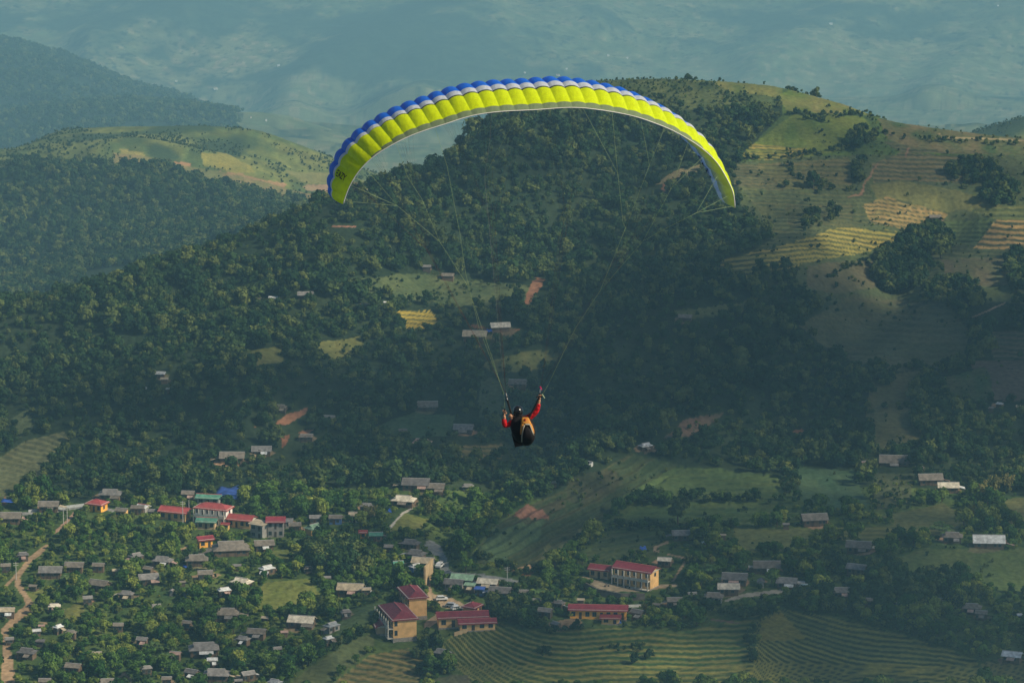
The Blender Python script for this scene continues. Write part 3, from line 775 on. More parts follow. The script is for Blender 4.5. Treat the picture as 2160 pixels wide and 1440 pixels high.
def ground_mat():
    m, nt, out = new_mat('ground_cover')
    N, L = nt.nodes, nt.links
    b = N.new('ShaderNodeBsdfPrincipled')
    b.inputs['Roughness'].default_value = .95
    b.inputs['Specular IOR Level'].default_value = .05
    a = N.new('ShaderNodeAttribute'); a.attribute_name = 'cover'
    tc = N.new('ShaderNodeTexCoord')
    n1 = N.new('ShaderNodeTexNoise'); n1.inputs['Scale'].default_value = .55; n1.inputs['Detail'].default_value = 6
    n2 = N.new('ShaderNodeTexNoise'); n2.inputs['Scale'].default_value = .035; n2.inputs['Detail'].default_value = 8
    L.new(tc.outputs['Object'], n1.inputs['Vector']); L.new(tc.outputs['Object'], n2.inputs['Vector'])
    r1 = N.new('ShaderNodeMapRange'); r1.inputs[1].default_value = .3; r1.inputs[2].default_value = .7; r1.inputs[3].default_value = .72; r1.inputs[4].default_value = 1.28
    r2 = N.new('ShaderNodeMapRange'); r2.inputs[1].default_value = .3; r2.inputs[2].default_value = .7; r2.inputs[3].default_value = .8; r2.inputs[4].default_value = 1.2
    L.new(n1.outputs[0], r1.inputs[0]); L.new(n2.outputs[0], r2.inputs[0])
    mu = N.new('ShaderNodeMath'); mu.operation = 'MULTIPLY'
    L.new(r1.outputs[0], mu.inputs[0]); L.new(r2.outputs[0], mu.inputs[1])
    sc_ = N.new('ShaderNodeVectorMath'); sc_.operation = 'SCALE'
    L.new(a.outputs['Color'], sc_.inputs[0]); L.new(mu.outputs[0], sc_.inputs['Scale'])
    L.new(sc_.outputs[0], b.inputs['Base Color'])
    bp = N.new('ShaderNodeBump'); bp.inputs['Strength'].default_value = .6; bp.inputs['Distance'].default_value = .5
    L.new(n1.outputs[0], bp.inputs['Height']); L.new(bp.outputs[0], b.inputs['Normal'])
    L.new(b.outputs[0], out.inputs[0])
    return m

# ------------------------------------------------------------------ object helpers
def tag(o, label=None, cat=None, group=None, kind=None):
    if label: o['label'] = label
    if cat: o['category'] = cat
    if group: o['group'] = group
    if kind: o['kind'] = kind
    return o
def empty(name, loc, rz=0.0, label=None, cat=None, group=None):
    o = bpy.data.objects.new(name, None)
    o.empty_display_size = .2
    COL.objects.link(o)
    o.location = loc
    o.rotation_euler = (0, 0, rz)
    return tag(o, label, cat, group)
def mesh_obj(name, verts, faces, mats, parent=None, fmat=None, smooth=False, kind=None):
    me = bpy.data.meshes.new(name)
    me.from_pydata([tuple(v) for v in verts], [], faces)
    for m in (mats if isinstance(mats, (list, tuple)) else [mats]):
        me.materials.append(m)
    if fmat is not None:
        me.polygons.foreach_set('material_index', fmat)
    if smooth:
        me.polygons.foreach_set('use_smooth', [True] * len(me.polygons))
    me.update()
    o = bpy.data.objects.new(name, me)
    COL.objects.link(o)
    if parent: o.parent = parent
    if kind: o['kind'] = kind
    return o
class MB:
    def __init__(s): s.v = []; s.f = []; s.m = []
    def box(s, x0, y0, z0, x1, y1, z1, m=0, M=None):
        n = len(s.v)
        c = [(x0, y0, z0), (x1, y0, z0), (x1, y1, z0), (x0, y1, z0), (x0, y0, z1), (x1, y0, z1), (x1, y1, z1), (x0, y1, z1)]
        if M is not None: c = [tuple(M @ Vector(p)) for p in c]
        s.v += c
        s.f += [tuple(n + i for i in q) for q in ((0, 3, 2, 1), (4, 5, 6, 7), (0, 1, 5, 4), (1, 2, 6, 5), (2, 3, 7, 6), (3, 0, 4, 7))]
        s.m += [m] * 6
    def poly(s, pts, m=0):
        n = len(s.v); s.v += [tuple(p) for p in pts]; s.f.append(tuple(range(n, n + len(pts)))); s.m.append(m)
    def tube(s, pts, r, m=0, n=6, cap=True):
        pts = [Vector(p) for p in pts]
        rs = r if isinstance(r, (list, tuple)) else [r] * len(pts)
        base = len(s.v)
        for i, p in enumerate(pts):
            d = (pts[min(i + 1, len(pts) - 1)] - pts[max(i - 1, 0)]).normalized()
            a = d.cross(Vector((0, 0, 1)))
            if a.length < .1: a = d.cross(Vector((1, 0, 0)))
            a.normalize(); b = d.cross(a)
            for k in range(n):
                t = 2 * math.pi * k / n
                s.v.append(tuple(p + (a * math.cos(t) + b * math.sin(t)) * rs[i]))
        for i in range(len(pts) - 1):
            for k in range(n):
                q = base + i * n + k; q2 = base + i * n + (k + 1) % n
                s.f.append((q, q2, q2 + n, q + n)); s.m.append(m)
        if cap:
            s.f.append(tuple(base + k for k in range(n))[::-1]); s.m.append(m)
            s.f.append(tuple(base + (len(pts) - 1) * n + k for k in range(n))); s.m.append(m)
    def build(s, name, mats, parent=None, smooth=False, kind=None):
        return mesh_obj(name, s.v, s.f, mats, parent, s.m, smooth, kind)

# ------------------------------------------------------------------ ground sheets
GM = ground_mat()
def build_sheet(name, cellmask, kind='structure'):
    jj, ii = np.where(cellmask)
    if len(jj) == 0: return None
    c = np.stack([jj * NU + ii, jj * NU + ii + 1, (jj + 1) * NU + ii + 1, (jj + 1) * NU + ii], 1)
    used, inv = np.unique(c, return_inverse=True)
    co = np.stack([X.ravel()[used], D.ravel()[used], Z.ravel()[used]], 1).astype(np.float32)
    cc = np.clip(col.reshape(-1, 3)[used], 0, 1)
    me = bpy.data.meshes.new(name)
    nv, nf = len(used), len(jj)
    me.vertices.add(nv); me.vertices.foreach_set('co', co.ravel())
    me.loops.add(nf * 4); me.loops.foreach_set('vertex_index', inv.ravel().astype(np.int32))
    me.polygons.add(nf); me.polygons.foreach_set('loop_start', np.arange(nf, dtype=np.int32) * 4)
    try: me.polygons.foreach_set('loop_total', np.full(nf, 4, np.int32))
    except Exception: pass
    me.polygons.foreach_set('use_smooth', np.ones(nf, bool))
    at = me.color_attributes.new('cover', 'FLOAT_COLOR', 'POINT')
    at.data.foreach_set('color', np.concatenate([cc, np.ones((nv, 1))], 1).astype(np.float32).ravel())
    me.materials.append(GM)
    me.update(calc_edges=True); me.validate()
    o = bpy.data.objects.new(name, me)
    COL.objects.link(o)
    o['kind'] = kind
    return o
cell_owner = owner[:-1, :-1]
cellK = VK[:-1, :-1]
for i, nm in enumerate(sheets):
    build_sheet(nm, cell_owner == i)
build_sheet('hillside', (cell_owner < 0) & (cellK < 10.7))
build_sheet('left_hill', (cell_owner < 0) & (cellK >= 10.7) & (cellK < 15))
build_sheet('far_mountains', (cell_owner < 0) & (cellK >= 15))

# ------------------------------------------------------------------ finding the ground under a picture point
def column(px):
    return int(np.clip(np.searchsorted(upx, px), 1, NU - 1))
def ground_at(px, py, lift=0.0, k0=2.5, k1=10.2):
    """point of the ground (raised by lift) that is seen at the picture point, within a range of terrain"""
    i = column(px)
    t = (px - upx[i - 1]) / (upx[i] - upx[i - 1])
    sel = np.where((vk >= k0) & (vk <= k1))[0]
    x = X[sel, i - 1] * (1 - t) + X[sel, i] * t
    y = D[sel, i - 1] * (1 - t) + D[sel, i] * t
    z = Z[sel, i - 1] * (1 - t) + Z[sel, i] * t
    _, p = project(x, y, z + lift)
    below = np.where(p <= py)[0]
    k = int(below[0]) if len(below) else len(sel) - 1
    k = max(k, 1)
    f = np.clip((p[k - 1] - py) / (p[k - 1] - p[k] + 1e-9), 0, 1)
    return Vector((x[k - 1] + (x[k] - x[k - 1]) * f, y[k - 1] + (y[k] - y[k - 1]) * f, z[k - 1] + (z[k] - z[k - 1]) * f))
def ppm(p):
    return FPX / (p.y * CP - (p.z - CAMZ) * SP)
def height(x, y):
    """height of the ground at a world point"""
    zc = 0.
    pz = 0.
    for _ in range(3):
        px, _q = project(x, y, pz)
        i = column(px)
        t = np.clip((px - upx[i - 1]) / (upx[i] - upx[i - 1]), 0, 1)
        za = np.interp(y, D[:, i - 1], Z[:, i - 1]); zb = np.interp(y, D[:, i], Z[:, i])
        pz = float(za * (1 - t) + zb * t)
    return pz
# ------------------------------------------------------------------ foliage
def leaf_mat(name, a, b, c):
    m, nt, out = new_mat(name)
    N, L = nt.nodes, nt.links
    oi = N.new('ShaderNodeObjectInfo')
    cr = N.new('ShaderNodeValToRGB')
    e = cr.color_ramp.elements
    e[0].position = 0; e[0].color = (*a, 1)
    e[1].position = .55; e[1].color = (*b, 1)
    x = e.new(1.0); x.color = (*c, 1)
    L.new(oi.outputs['Random'], cr.inputs[0])
    tc = N.new('ShaderNodeTexCoord')
    nz = N.new('ShaderNodeTexNoise'); nz.inputs['Scale'].default_value = .55; nz.inputs['Detail'].default_value = 3
    L.new(tc.outputs['Object'], nz.inputs['Vector'])
    r = N.new('ShaderNodeMapRange'); r.inputs[1].default_value = .3; r.inputs[2].default_value = .7; r.inputs[3].default_value = .5; r.inputs[4].default_value = 1.6
    L.new(nz.outputs[0], r.inputs[0])
    s = N.new('ShaderNodeVectorMath'); s.operation = 'SCALE'
    L.new(cr.outputs[0], s.inputs[0]); L.new(r.outputs[0], s.inputs['Scale'])
    d = N.new('ShaderNodeBsdfDiffuse'); t = N.new('ShaderNodeBsdfTranslucent')
    L.new(s.outputs[0], d.inputs[0]); L.new(s.outputs[0], t.inputs[0])
    mx = N.new('ShaderNodeMixShader'); mx.inputs[0].default_value = .18
    L.new(d.outputs[0], mx.inputs[1]); L.new(t.outputs[0], mx.inputs[2])
    L.new(mx.outputs[0], out.inputs[0])
    return m
LEAF_DARK = leaf_mat('leaves_forest', (.019, .044, .019), (.040, .078, .026), (.13, .155, .042))
LEAF_MID = leaf_mat('leaves_village', (.028, .074, .018), (.090, .160, .030), (.23, .26, .048))
LEAF_BAMBOO = leaf_mat('leaves_bamboo', (.09, .12, .03), (.14, .15, .045), (.22, .19, .06))
LEAF_BANANA = leaf_mat('leaves_banana', (.06, .12, .035), (.10, .16, .05), (.16, .22, .08))
BARK = mat('bark', (.11, .085, .06), .9, .3, 2)

def crown_mesh(name, seed, r, h, base, lobes, nleaf, size, material, squash=1.0, core=.72):
    R = random.Random(seed)
    V, F = [], []
    L = []
    for k in range(lobes):
        a = R.uniform(0, 6.283); q = math.sqrt(R.random()) * r * .62
        zz = base + (h - base) * (R.uniform(.25, .78))
        top = 1 - .5 * abs((zz - base) / (h - base) - .35)
        L.append((math.cos(a) * q, math.sin(a) * q, zz, r * R.uniform(.38, .58) * top))
    L.append((0, 0, base + (h - base) * .62, r * .6))
    if core:
        for (x, y, z, rr) in L:
            n = len(V); rr *= core
            R2 = random.Random(int(x * 1000))
            P = [(0, 0, 1), (0, 0, -1)] + [(math.cos(t * 1.0472) * .9, math.sin(t * 1.0472) * .9, (.35 if t % 2 else -.25)) for t in range(6)]
            for p in P:
                j = R2.uniform(.8, 1.15)
                V.append((x + p[0] * rr * j, y + p[1] * rr * j, z + p[2] * rr * squash * j))
            for t in range(6):
                F.append((n, n + 2 + t, n + 2 + (t + 1) % 6)); F.append((n + 1, n + 2 + (t + 1) % 6, n + 2 + t))
    for k in range(nleaf):
        x, y, z, rr = R.choice(L)
        u = R.uniform(-.55, 1); a = R.uniform(0, 6.283); s = math.sqrt(1 - u * u)
        d = Vector((s * math.cos(a), s * math.sin(a), u))
        rr2 = rr * R.uniform(.75, 1.14)
        c = Vector((x, y, z)) + Vector((d.x * rr2, d.y * rr2, d.z * rr2 * squash))
        nrm = (d + Vector((R.uniform(-1, 1), R.uniform(-1, 1), R.uniform(-.6, 1))) * .75).normalized()
        t1 = nrm.orthogonal().normalized(); t1.rotate(Matrix.Rotation(R.uniform(0, 6.28), 3, nrm))
        t2 = nrm.cross(t1)
        w = size * R.uniform(.6, 1.3); l = size * R.uniform(.6, 1.3)
        n = len(V)
        V += [tuple(c - t1 * w * .5), tuple(c + t2 * l * .5), tuple(c + t1 * w * .5 + nrm * size * .15), tuple(c - t2 * l * .5)]
        F.append((n, n + 3, n + 2, n + 1))
    me = bpy.data.meshes.new(name)
    me.from_pydata(V, [], F); me.materials.append(material); me.update()
    return me
def trunk_mesh(name, h, r, seed):
    R = random.Random(seed); b = MB()
    top = (R.uniform(-.3, .3), R.uniform(-.3, .3), h)
    b.tube([(0, 0, -1.2), (top[0] * .3, top[1] * .3, h * .4), top], [r, r * .8, r * .45], n=6)
    for k in range(4):
        a = k * 1.6 + R.random(); q = h * R.uniform(.35, .6)
        b.tube([(top[0] * .5, top[1] * .5, q), (math.cos(a) * h * .22, math.sin(a) * h * .22, q + h * .3)], [r * .45, r * .18], n=5)
    me = bpy.data.meshes.new(name); me.from_pydata(b.v, [], b.f); me.materials.append(BARK); me.update()
    return me
def cone_mesh(name, seed, r, h, base, nleaf, size, material):
    R = random.Random(seed); V, F = [], []
    for k in range(nleaf):
        u = R.random() ** 1.2; z = base + (h - base) * u
        rr = r * (1 - u) ** .75 * R.uniform(.55, 1.05) + .2
        a = R.uniform(0, 6.283); c = Vector((math.cos(a) * rr, math.sin(a) * rr, z))
        nrm = (Vector((math.cos(a), math.sin(a), .6)) + Vector((R.uniform(-.6, .6), R.uniform(-.6, .6), R.uniform(-.3, .6)))).normalized()
        t1 = nrm.orthogonal().normalized(); t2 = nrm.cross(t1); n = len(V); w = size * R.uniform(.6, 1.2)
        V += [tuple(c - t1 * w * .5), tuple(c + t2 * w * .5), tuple(c + t1 * w * .5), tuple(c - t2 * w * .5)]
        F.append((n, n + 3, n + 2, n + 1))
    n = len(V)
    V += [(math.cos(t) * r * .6, math.sin(t) * r * .6, base) for t in (0, 1.05, 2.1, 3.14, 4.19, 5.24)] + [(0, 0, h * .92)]
    F += [(n + i, n + (i + 1) % 6, n + 6) for i in range(6)]
    me = bpy.data.meshes.new(name); me.from_pydata(V, [], F); me.materials.append(material); me.update()
    return me
def bamboo_mesh(name, seed):
    R = random.Random(seed); V, F = [], []
    for k in range(16):
        a = R.uniform(0, 6.28); lean = R.uniform(.5, 3.4); h = R.uniform(7, 11)
        for q in range(26):
            t = .25 + .75 * q / 25 * R.uniform(.9, 1.05)
            zz = h * (t - .28 * t ** 4); rr = lean * t ** 2.2
            c = Vector((math.cos(a) * rr, math.sin(a) * rr, zz)) + Vector((R.uniform(-.7, .7), R.uniform(-.7, .7), R.uniform(-.5, .4)))
            d = Vector((R.uniform(-1, 1), R.uniform(-1, 1), -.8)).normalized(); s = d.orthogonal().normalized()
            l = R.uniform(.7, 1.3); n = len(V)
            V += [tuple(c), tuple(c + d * l * .5 + s * .22), tuple(c + d * l), tuple(c + d * l * .5 - s * .22)]
            F.append((n, n + 1, n + 2, n + 3))
    me = bpy.data.meshes.new(name); me.from_pydata(V, [], F); me.materials.append(LEAF_BAMBOO); me.update()
    return me
def banana_mesh(name, seed):
    R = random.Random(seed); V, F = [], []
    for st in range(3):
        ox, oy = R.uniform(-1.4, 1.4), R.uniform(-1.4, 1.4); hh = R.uniform(1.8, 2.8)
        for k in range(8):
            a = k * .785 + R.uniform(-.3, .3); up = R.uniform(.5, 1.3); ln = R.uniform(2.0, 2.9)
            dx, dy = math.cos(a), math.sin(a); sx, sy = -dy, dx
            n = len(V)
            for q in range(5):
                t = q / 4.0; rr = ln * t * .85; zz = hh + up * (t * 1.6 - 1.9 * t * t)
                w = .42 * math.sin(math.pi * (.12 + .8 * t)) 
                V.append((ox + dx * rr + sx * w, oy + dy * rr + sy * w, zz)); V.append((ox + dx * rr - sx * w, oy + dy * rr - sy * w, zz + .08))
            for q in range(4):
                F.append((n + 2 * q, n + 2 * q + 1, n + 2 * q + 3, n + 2 * q + 2))
    me = bpy.data.meshes.new(name); me.from_pydata(V, [], F); me.materials.append(LEAF_BANANA); me.update()
    return me
V_CROWNS = [crown_mesh('crown', 20 + i, r, h, 1.1, lb, 430, .80, LEAF_MID, sq) for i, (r, h, lb, sq) in enumerate(
    [(3.2, 5.6, 7, .9), (3.6, 6.4, 9, .85), (2.7, 6.8, 7, 1.1), (3.0, 5.0, 6, .8), (2.4, 5.2, 6, 1.0)])]
V_TRUNKS = [trunk_mesh('trunk', h, .2, 3 + i) for i, h in enumerate([3.2, 3.6, 4.2, 2.8, 3.0])]
F_CROWNS = [crown_mesh('crown', 50 + i, r, h, .6, lb, 240, .85, LEAF_DARK, sq) for i, (r, h, lb, sq) in enumerate(
    [(2.7, 5.0, 5, .95), (2.3, 6.0, 5, 1.15), (3.1, 5.4, 7, .85), (2.0, 4.4, 4, 1.0)])]
F_CONE = cone_mesh('crown', 9, 1.9, 8.0, .8, 230, .8, LEAF_DARK)
BAMBOO = [bamboo_mesh('culms', 5), bamboo_mesh('culms', 6)]
BANANA = [banana_mesh('leaf_fronds', 7), banana_mesh('leaf_fronds', 8)]

def scatter_group():
    g = bpy.data.node_groups.new('scatter', 'GeometryNodeTree')
    g.interface.new_socket('Geometry', in_out='INPUT', socket_type='NodeSocketGeometry')
    g.interface.new_socket('Geometry', in_out='OUTPUT', socket_type='NodeSocketGeometry')
    return g
def scatter(name, pts, scl, rot, pick, protos, label_kind='stuff'):
    """one object that instances the crowns of trees standing in the scene"""
    me = bpy.data.meshes.new(name)
    n = len(pts)
    me.vertices.add(n); me.vertices.foreach_set('co', np.asarray(pts, np.float32).ravel())
    for nm, arr, ty in (('scl', scl, 'FLOAT'), ('rot', rot, 'FLOAT'), ('pick', pick, 'INT')):
        a = me.attributes.new(nm, ty, 'POINT'); a.data.foreach_set('value', np.asarray(arr, np.float32 if ty == 'FLOAT' else np.int32))
    o = bpy.data.objects.new(name, me); COL.objects.link(o); o['kind'] = label_kind
    g = scatter_group(); N, L = g.nodes, g.links
    gi = N.new('NodeGroupInput'); go = N.new('NodeGroupOutput')
    iop = N.new('GeometryNodeInstanceOnPoints')
    L.new(gi.outputs[0], iop.inputs['Points'])
    j = N.new('GeometryNodeJoinGeometry')
    for p in protos:
        ob = N.new('GeometryNodeObjectInfo'); ob.transform_space = 'ORIGINAL'; ob.inputs['Object'].default_value = p
        gti = N.new('GeometryNodeGeometryToInstance')
        L.new(ob.outputs['Geometry'], gti.inputs[0]); L.new(gti.outputs[0], j.inputs[0])
    L.new(j.outputs[0], iop.inputs['Instance'])
    iop.inputs['Pick Instance'].default_value = True
    def na(nm, ty):
        q = N.new('GeometryNodeInputNamedAttribute'); q.data_type = ty; q.inputs['Name'].default_value = nm
        return [s for s in q.outputs if s.enabled and s.name == 'Attribute'][0]
    L.new(na('pick', 'INT'), iop.inputs['Instance Index'])
    cx = N.new('ShaderNodeCombineXYZ'); L.new(na('rot', 'FLOAT'), cx.inputs[2])
    L.new(cx.outputs[0], iop.inputs['Rotation'])
    L.new(na('scl', 'FLOAT'), iop.inputs['Scale'])
    L.new(iop.outputs[0], go.inputs[0])
    md = o.modifiers.new('scatter', 'NODES'); md.node_group = g
    return o

# candidate spots, one per cell, weighted by true area
XA, YA, ZA = X[:-1, :-1], D[:-1, :-1], Z[:-1, :-1]
area = np.abs((X[:-1, 1:] - XA) * (D[1:, :-1] - YA))
PXA, PYA = PX[:-1, :-1], PY[:-1, :-1]
runmin = np.minimum.accumulate(np.where(VK > 2.4, PY, 5000), axis=0)[:-1, :-1]
seen = (PYA < runmin + 14) & (PXA > -120) & (PXA < 2280)
cova = cov[:-1, :-1]
def spots(mask, per_m2, seed):
    r = np.random.default_rng(seed)
    n = r.poisson(np.clip(area * per_m2 * mask, 0, 30))
    jj, ii = np.where(n > 0)
    rep = n[jj, ii]
    jj = np.repeat(jj, rep); ii = np.repeat(ii, rep)
    a, b = r.random(len(jj)), r.random(len(jj))
    def bl(Q):
        return (Q[jj, ii] * (1 - a) + Q[jj, ii + 1] * a) * (1 - b) + (Q[jj + 1, ii] * (1 - a) + Q[jj + 1, ii + 1] * a) * b
    return np.stack([bl(X), bl(D), bl(Z)], 1), PXA[jj, ii], PYA[jj, ii]
# ------------------------------------------------------------------ houses
ROOFC = dict(gr=(.23, .215, .20), gb=(.21, .18, .145), dk=(.15, .14, .135), cr=(.66, .59, .46), wh=(.66, .67, .65), rd=(.27, .04, .055),
             r2=(.43, .085, .08), gn=(.11, .30, .21), lg=(.30, .46, .30), bl=(.05, .11, .40), tn=(.46, .38, .26), bg=(.30, .32, .33), pk=(.42, .28, .23))
WALLC = dict(w=(.15, .105, .07), y=(.78, .47, .19), wt=(.80, .77, .70), g=(.30, .285, .26), o=(.88, .42, .07), t=(.50, .36, .20), b=(.08, .16, .35), d=(.09, .075, .06))
def roof_m(k): return mat('roof_' + k, ROOFC[k], .75 if k not in ('rd', 'r2', 'gn', 'lg', 'bl') else .5, .36 if k not in ('rd', 'r2') else .22, .9, .35, .25, rand=.22, wave=2.2)
def wall_m(k): return mat('wall_' + k, WALLC[k], .85, .2, .5, .2, .1)
GLASS = mat('window_pane', (.03, .04, .05), .15, .1, 1, spec=.5)
FRAME = mat('window_frame', (.10, .13, .12), .6, .1, 1)
DOORM = mat('door_wood', (.07, .05, .035), .7, .2, 2)
STONE = mat('plinth_stone', (.30, .27, .23), .9, .25, 1.5, .3)
TRIM = mat('trim_plaster', (.62, .57, .47), .8, .12, 1)
CAPM = mat('ridge_cap', (.42, .40, .37), .7, .2, 1)

def roof_mesh(kind, L, D_, H, rise, over, th=.14):
    """roof shell with thickness, local x along the ridge"""
    l, d = L / 2 + over, D_ / 2 + over
    e = H - over * rise / (D_ / 2) * .8
    t = H + rise
    b = MB()
    if kind == 'g':
        slopes = [[(-l, -d, e), (l, -d, e), (l, 0, t), (-l, 0, t)], [(l, d, e), (-l, d, e), (-l, 0, t), (l, 0, t)]]
    elif kind == 's':
        t = H + rise * .5
        slopes = [[(-l, -d, H - .1), (l, -d, H - .1), (l, d, t), (-l, d, t)]]
    elif kind == 'h':
        r = max(L / 2 - D_ / 2 * .95, .3)
        slopes = [[(-l, -d, e), (l, -d, e), (r, 0, t), (-r, 0, t)], [(l, d, e), (-l, d, e), (-r, 0, t), (r, 0, t)],
                  [(l, -d, e), (l, d, e), (r, 0, t)], [(-l, d, e), (-l, -d, e), (-r, 0, t)]]
    else:               # hipped below, small gable above
        g = .45
        r = L / 2 - D_ / 2 * g * .95
        ym = d * (1 - g) ; zm = e + (t - e) * g
        slopes = [[(-l, -d, e), (l, -d, e), (r, -ym, zm), (r + .3, 0, t), (-r - .3, 0, t), (-r, -ym, zm)],
                  [(l, d, e), (-l, d, e), (-r, ym, zm), (-r - .3, 0, t), (r + .3, 0, t), (r, ym, zm)],
                  [(l, -d, e), (l, d, e), (r, ym, zm), (r, -ym, zm)], [(-l, d, e), (-l, -d, e), (-r, -ym, zm), (-r, ym, zm)]]
    for s in slopes:
        n = len(s)
        base = len(b.v)
        b.v += [tuple(p) for p in s] + [(p[0], p[1], p[2] - th) for p in s]
        b.f.append(tuple(base + i for i in range(n))); b.m.append(0)
        b.f.append(tuple(base + n + i for i in range(n))[::-1]); b.m.append(0)
        for i in range(n):
            j = (i + 1) % n
            b.f.append((base + i, base + n + i, base + n + j, base + j)); b.m.append(0)
    rr = dict(g=l, s=0, h=max(L / 2 - D_ / 2 * .95, .3), t=L / 2 - D_ / 2 * .4).get(kind, 0)
    return b, rr, t

def wall_mesh(kind, L, D_, H, rise, drop=2.2):
    b = MB()
    l, d = L / 2, D_ / 2
    b.box(-l, -d, -drop, l, d, H - .02)
    if kind == 'g':
        for s in (-1, 1):
            x = s * (l - .06)
            b.box(x - .06, -d, H - .02, x + .06, d, H)          # gable base course
            n = len(b.v)
            b.v += [(x - .06, -d, H), (x - .06, d, H), (x - .06, 0, H + rise - .18), (x + .06, -d, H), (x + .06, d, H), (x + .06, 0, H + rise - .18)]
            b.f += [(n, n + 2, n + 1), (n + 3, n + 4, n + 5), (n, n + 1, n + 4, n + 3), (n + 1, n + 2, n + 5, n + 4), (n + 2, n, n + 3, n + 5)]
            b.m += [0] * 5
    return b

house_boxes = []        # picture boxes kept free of trees
house_refs = []         # (px, py, short phrase)
def place(px, py, lift, k0=2.5, k1=10.2):
    return ground_at(px, py, lift, k0, k1)

def window(parent, x, y, z, w, h, face, nm='window'):
    """frame standing proud of the wall with a recessed pane; face: '-y', '+x', '-x', '+y'"""
    R = {'-y': 0, '+x': math.pi / 2, '+y': math.pi, '-x': -math.pi / 2}[face]
    b = MB(); t = .09
    b.box(-w / 2 - t, -.07, -t, -w / 2, .02, h + t); b.box(w / 2, -.07, -t, w / 2 + t, .02, h + t)
    b.box(-w / 2, -.07, -t, w / 2, .02, 0); b.box(-w / 2, -.07, h, w / 2, .02, h + t)
    b.box(-.03, -.05, 0, .03, .02, h)
    o = b.build(nm, FRAME, parent)
    o.location = (x, y, z); o.rotation_euler = (0, 0, R)
    g = MB(); g.box(-w / 2, -.025, 0, -.03, .015, h); g.box(.03, -.025, 0, w / 2, .015, h)
    g.build('pane', GLASS, o)
    return o
def door(parent, x, y, z, w, h, face):
    R = {'-y': 0, '+x': math.pi / 2, '+y': math.pi, '-x': -math.pi / 2}[face]
    b = MB(); b.box(-w / 2, -.06, 0, w / 2, .02, h)
    o = b.build('door', DOORM, parent); o.location = (x, y, z); o.rotation_euler = (0, 0, R)
    return o

def house(px, py, w, kind, rc, wc, yaw, label, ratio=.62, H=2.4, rise=None, far=False, cat='house', k=(2.5, 10.2), name='village_house'):
    short = label.split('|')[0].strip(); full = label.replace('|', '').replace('  ', ' ')
    p0 = place(px, py, H, *k)
    s = ppm(p0); ya = math.radians(yaw)
    wm = w / s
    L = max((wm - 1.0) / (abs(math.cos(ya)) + ratio * abs(math.sin(ya))), 1.6)
    D_ = L * ratio
    if rise is None: rise = D_ * .5 * .56
    if kind == 's': rise = D_ * .3
    p = place(px, py, H + rise * .45, *k)
    rt = empty(name, p, ya, full, cat)
    over = .55 if L > 5 else .3
    wall_mesh(kind, L, D_, H, rise).build('wall', wall_m(wc), rt)
    b, rr, t = roof_mesh(kind, L, D_, H, rise, over)
    ro = b.build('roof', roof_m(rc), rt)
    if not far and kind != 's' and w > 22:
        c = MB(); c.box(-rr, -.16, t - .03, rr, .16, t + .09); c.build('ridge_cap', CAPM, ro)
    if not far and w > 20:
        door(rt, -L * .12, -D_ / 2, 0, .9, 1.9, '-y')
        for q in (-.34, .2, .36)[: 3 if L > 7 else 2]:
            window(rt, L * q, -D_ / 2, .9, .8, .8, '-y')
        if L > 6:
            window(rt, L / 2, 0, .9, .8, .8, '+x' if True else '')
    hr = random.Random(int(px * 7 + py))
    if not far and w > 33 and hr.random() < .6:
        sd = hr.choice((-1, 1)); ll = L * hr.uniform(.28, .45); zz = H * hr.uniform(.72, .9)
        m2 = roof_m(hr.choice(['wh', 'gr', 'gb', 'cr', 'pk', 'tn']))
        c = MB(); x0 = sd * (L / 2 + over + .1)
        c.poly([(x0, -D_ * .35, zz), (x0 + sd * ll, -D_ * .35, zz - ll * .28), (x0 + sd * ll, D_ * .3, zz - ll * .28), (x0, D_ * .3, zz)][::sd])
        o2 = c.build('lean_to_roof', m2, rt); so = o2.modifiers.new('thickness', 'SOLIDIFY'); so.thickness = .1
        for yy in (-.3, .25):
            c = MB(); c.tube([(x0 + sd * (ll - .15), D_ * yy, -1.5), (x0 + sd * (ll - .15), D_ * yy, zz - ll * .28 - .06)], .07, n=5); c.build('post', DOORM, rt)
    if not far and w > 26 and hr.random() < .55:
        ll = L * hr.uniform(.3, .55); x0 = hr.uniform(-.3, .1) * L; zz = H * .8
        m2 = roof_m(hr.choice(['gr', 'gb', 'tn', 'pk', 'wh']))
        c = MB(); y0 = -D_ / 2 - over - .02
        c.poly([(x0, y0 - 1.5, zz - .55), (x0 + ll, y0 - 1.5, zz - .55), (x0 + ll, y0, zz), (x0, y0, zz)])
        o2 = c.build('porch_roof', m2, rt); so = o2.modifiers.new('thickness', 'SOLIDIFY'); so.thickness = .09
    if wc == 'w' and not far and w > 30:
        for q in (-.48, -.16, .16, .48):
            c = MB(); c.tube([(L * q, -D_ / 2 - .42, -1.5), (L * q, -D_ / 2 - .42, H - .28)], .08, n=5); c.build('porch_post', DOORM, rt)
    hw = w / 2 + 3
    house_boxes.append((px - hw, px + hw, py - w * .34 - 4, py + w * .30 + H * s * .55, p.y))
    house_refs.append((px, py, short))
    return rt

for h in HS:
    w = h[2]
    house(h[0], h[1], h[2] * (1.0 if h[1] > 1000 else .9), h[3], h[4], h[5], h[6] + (((h[0] * 7 + h[1] * 3) % 17) - 8) * (1 if abs(h[6]) < 12 else 0), h[7], far=(w < 20 or h[1] < 700), H=(2.4 if w > 24 else 1.9) if h[1] > 1000 else 1.7)

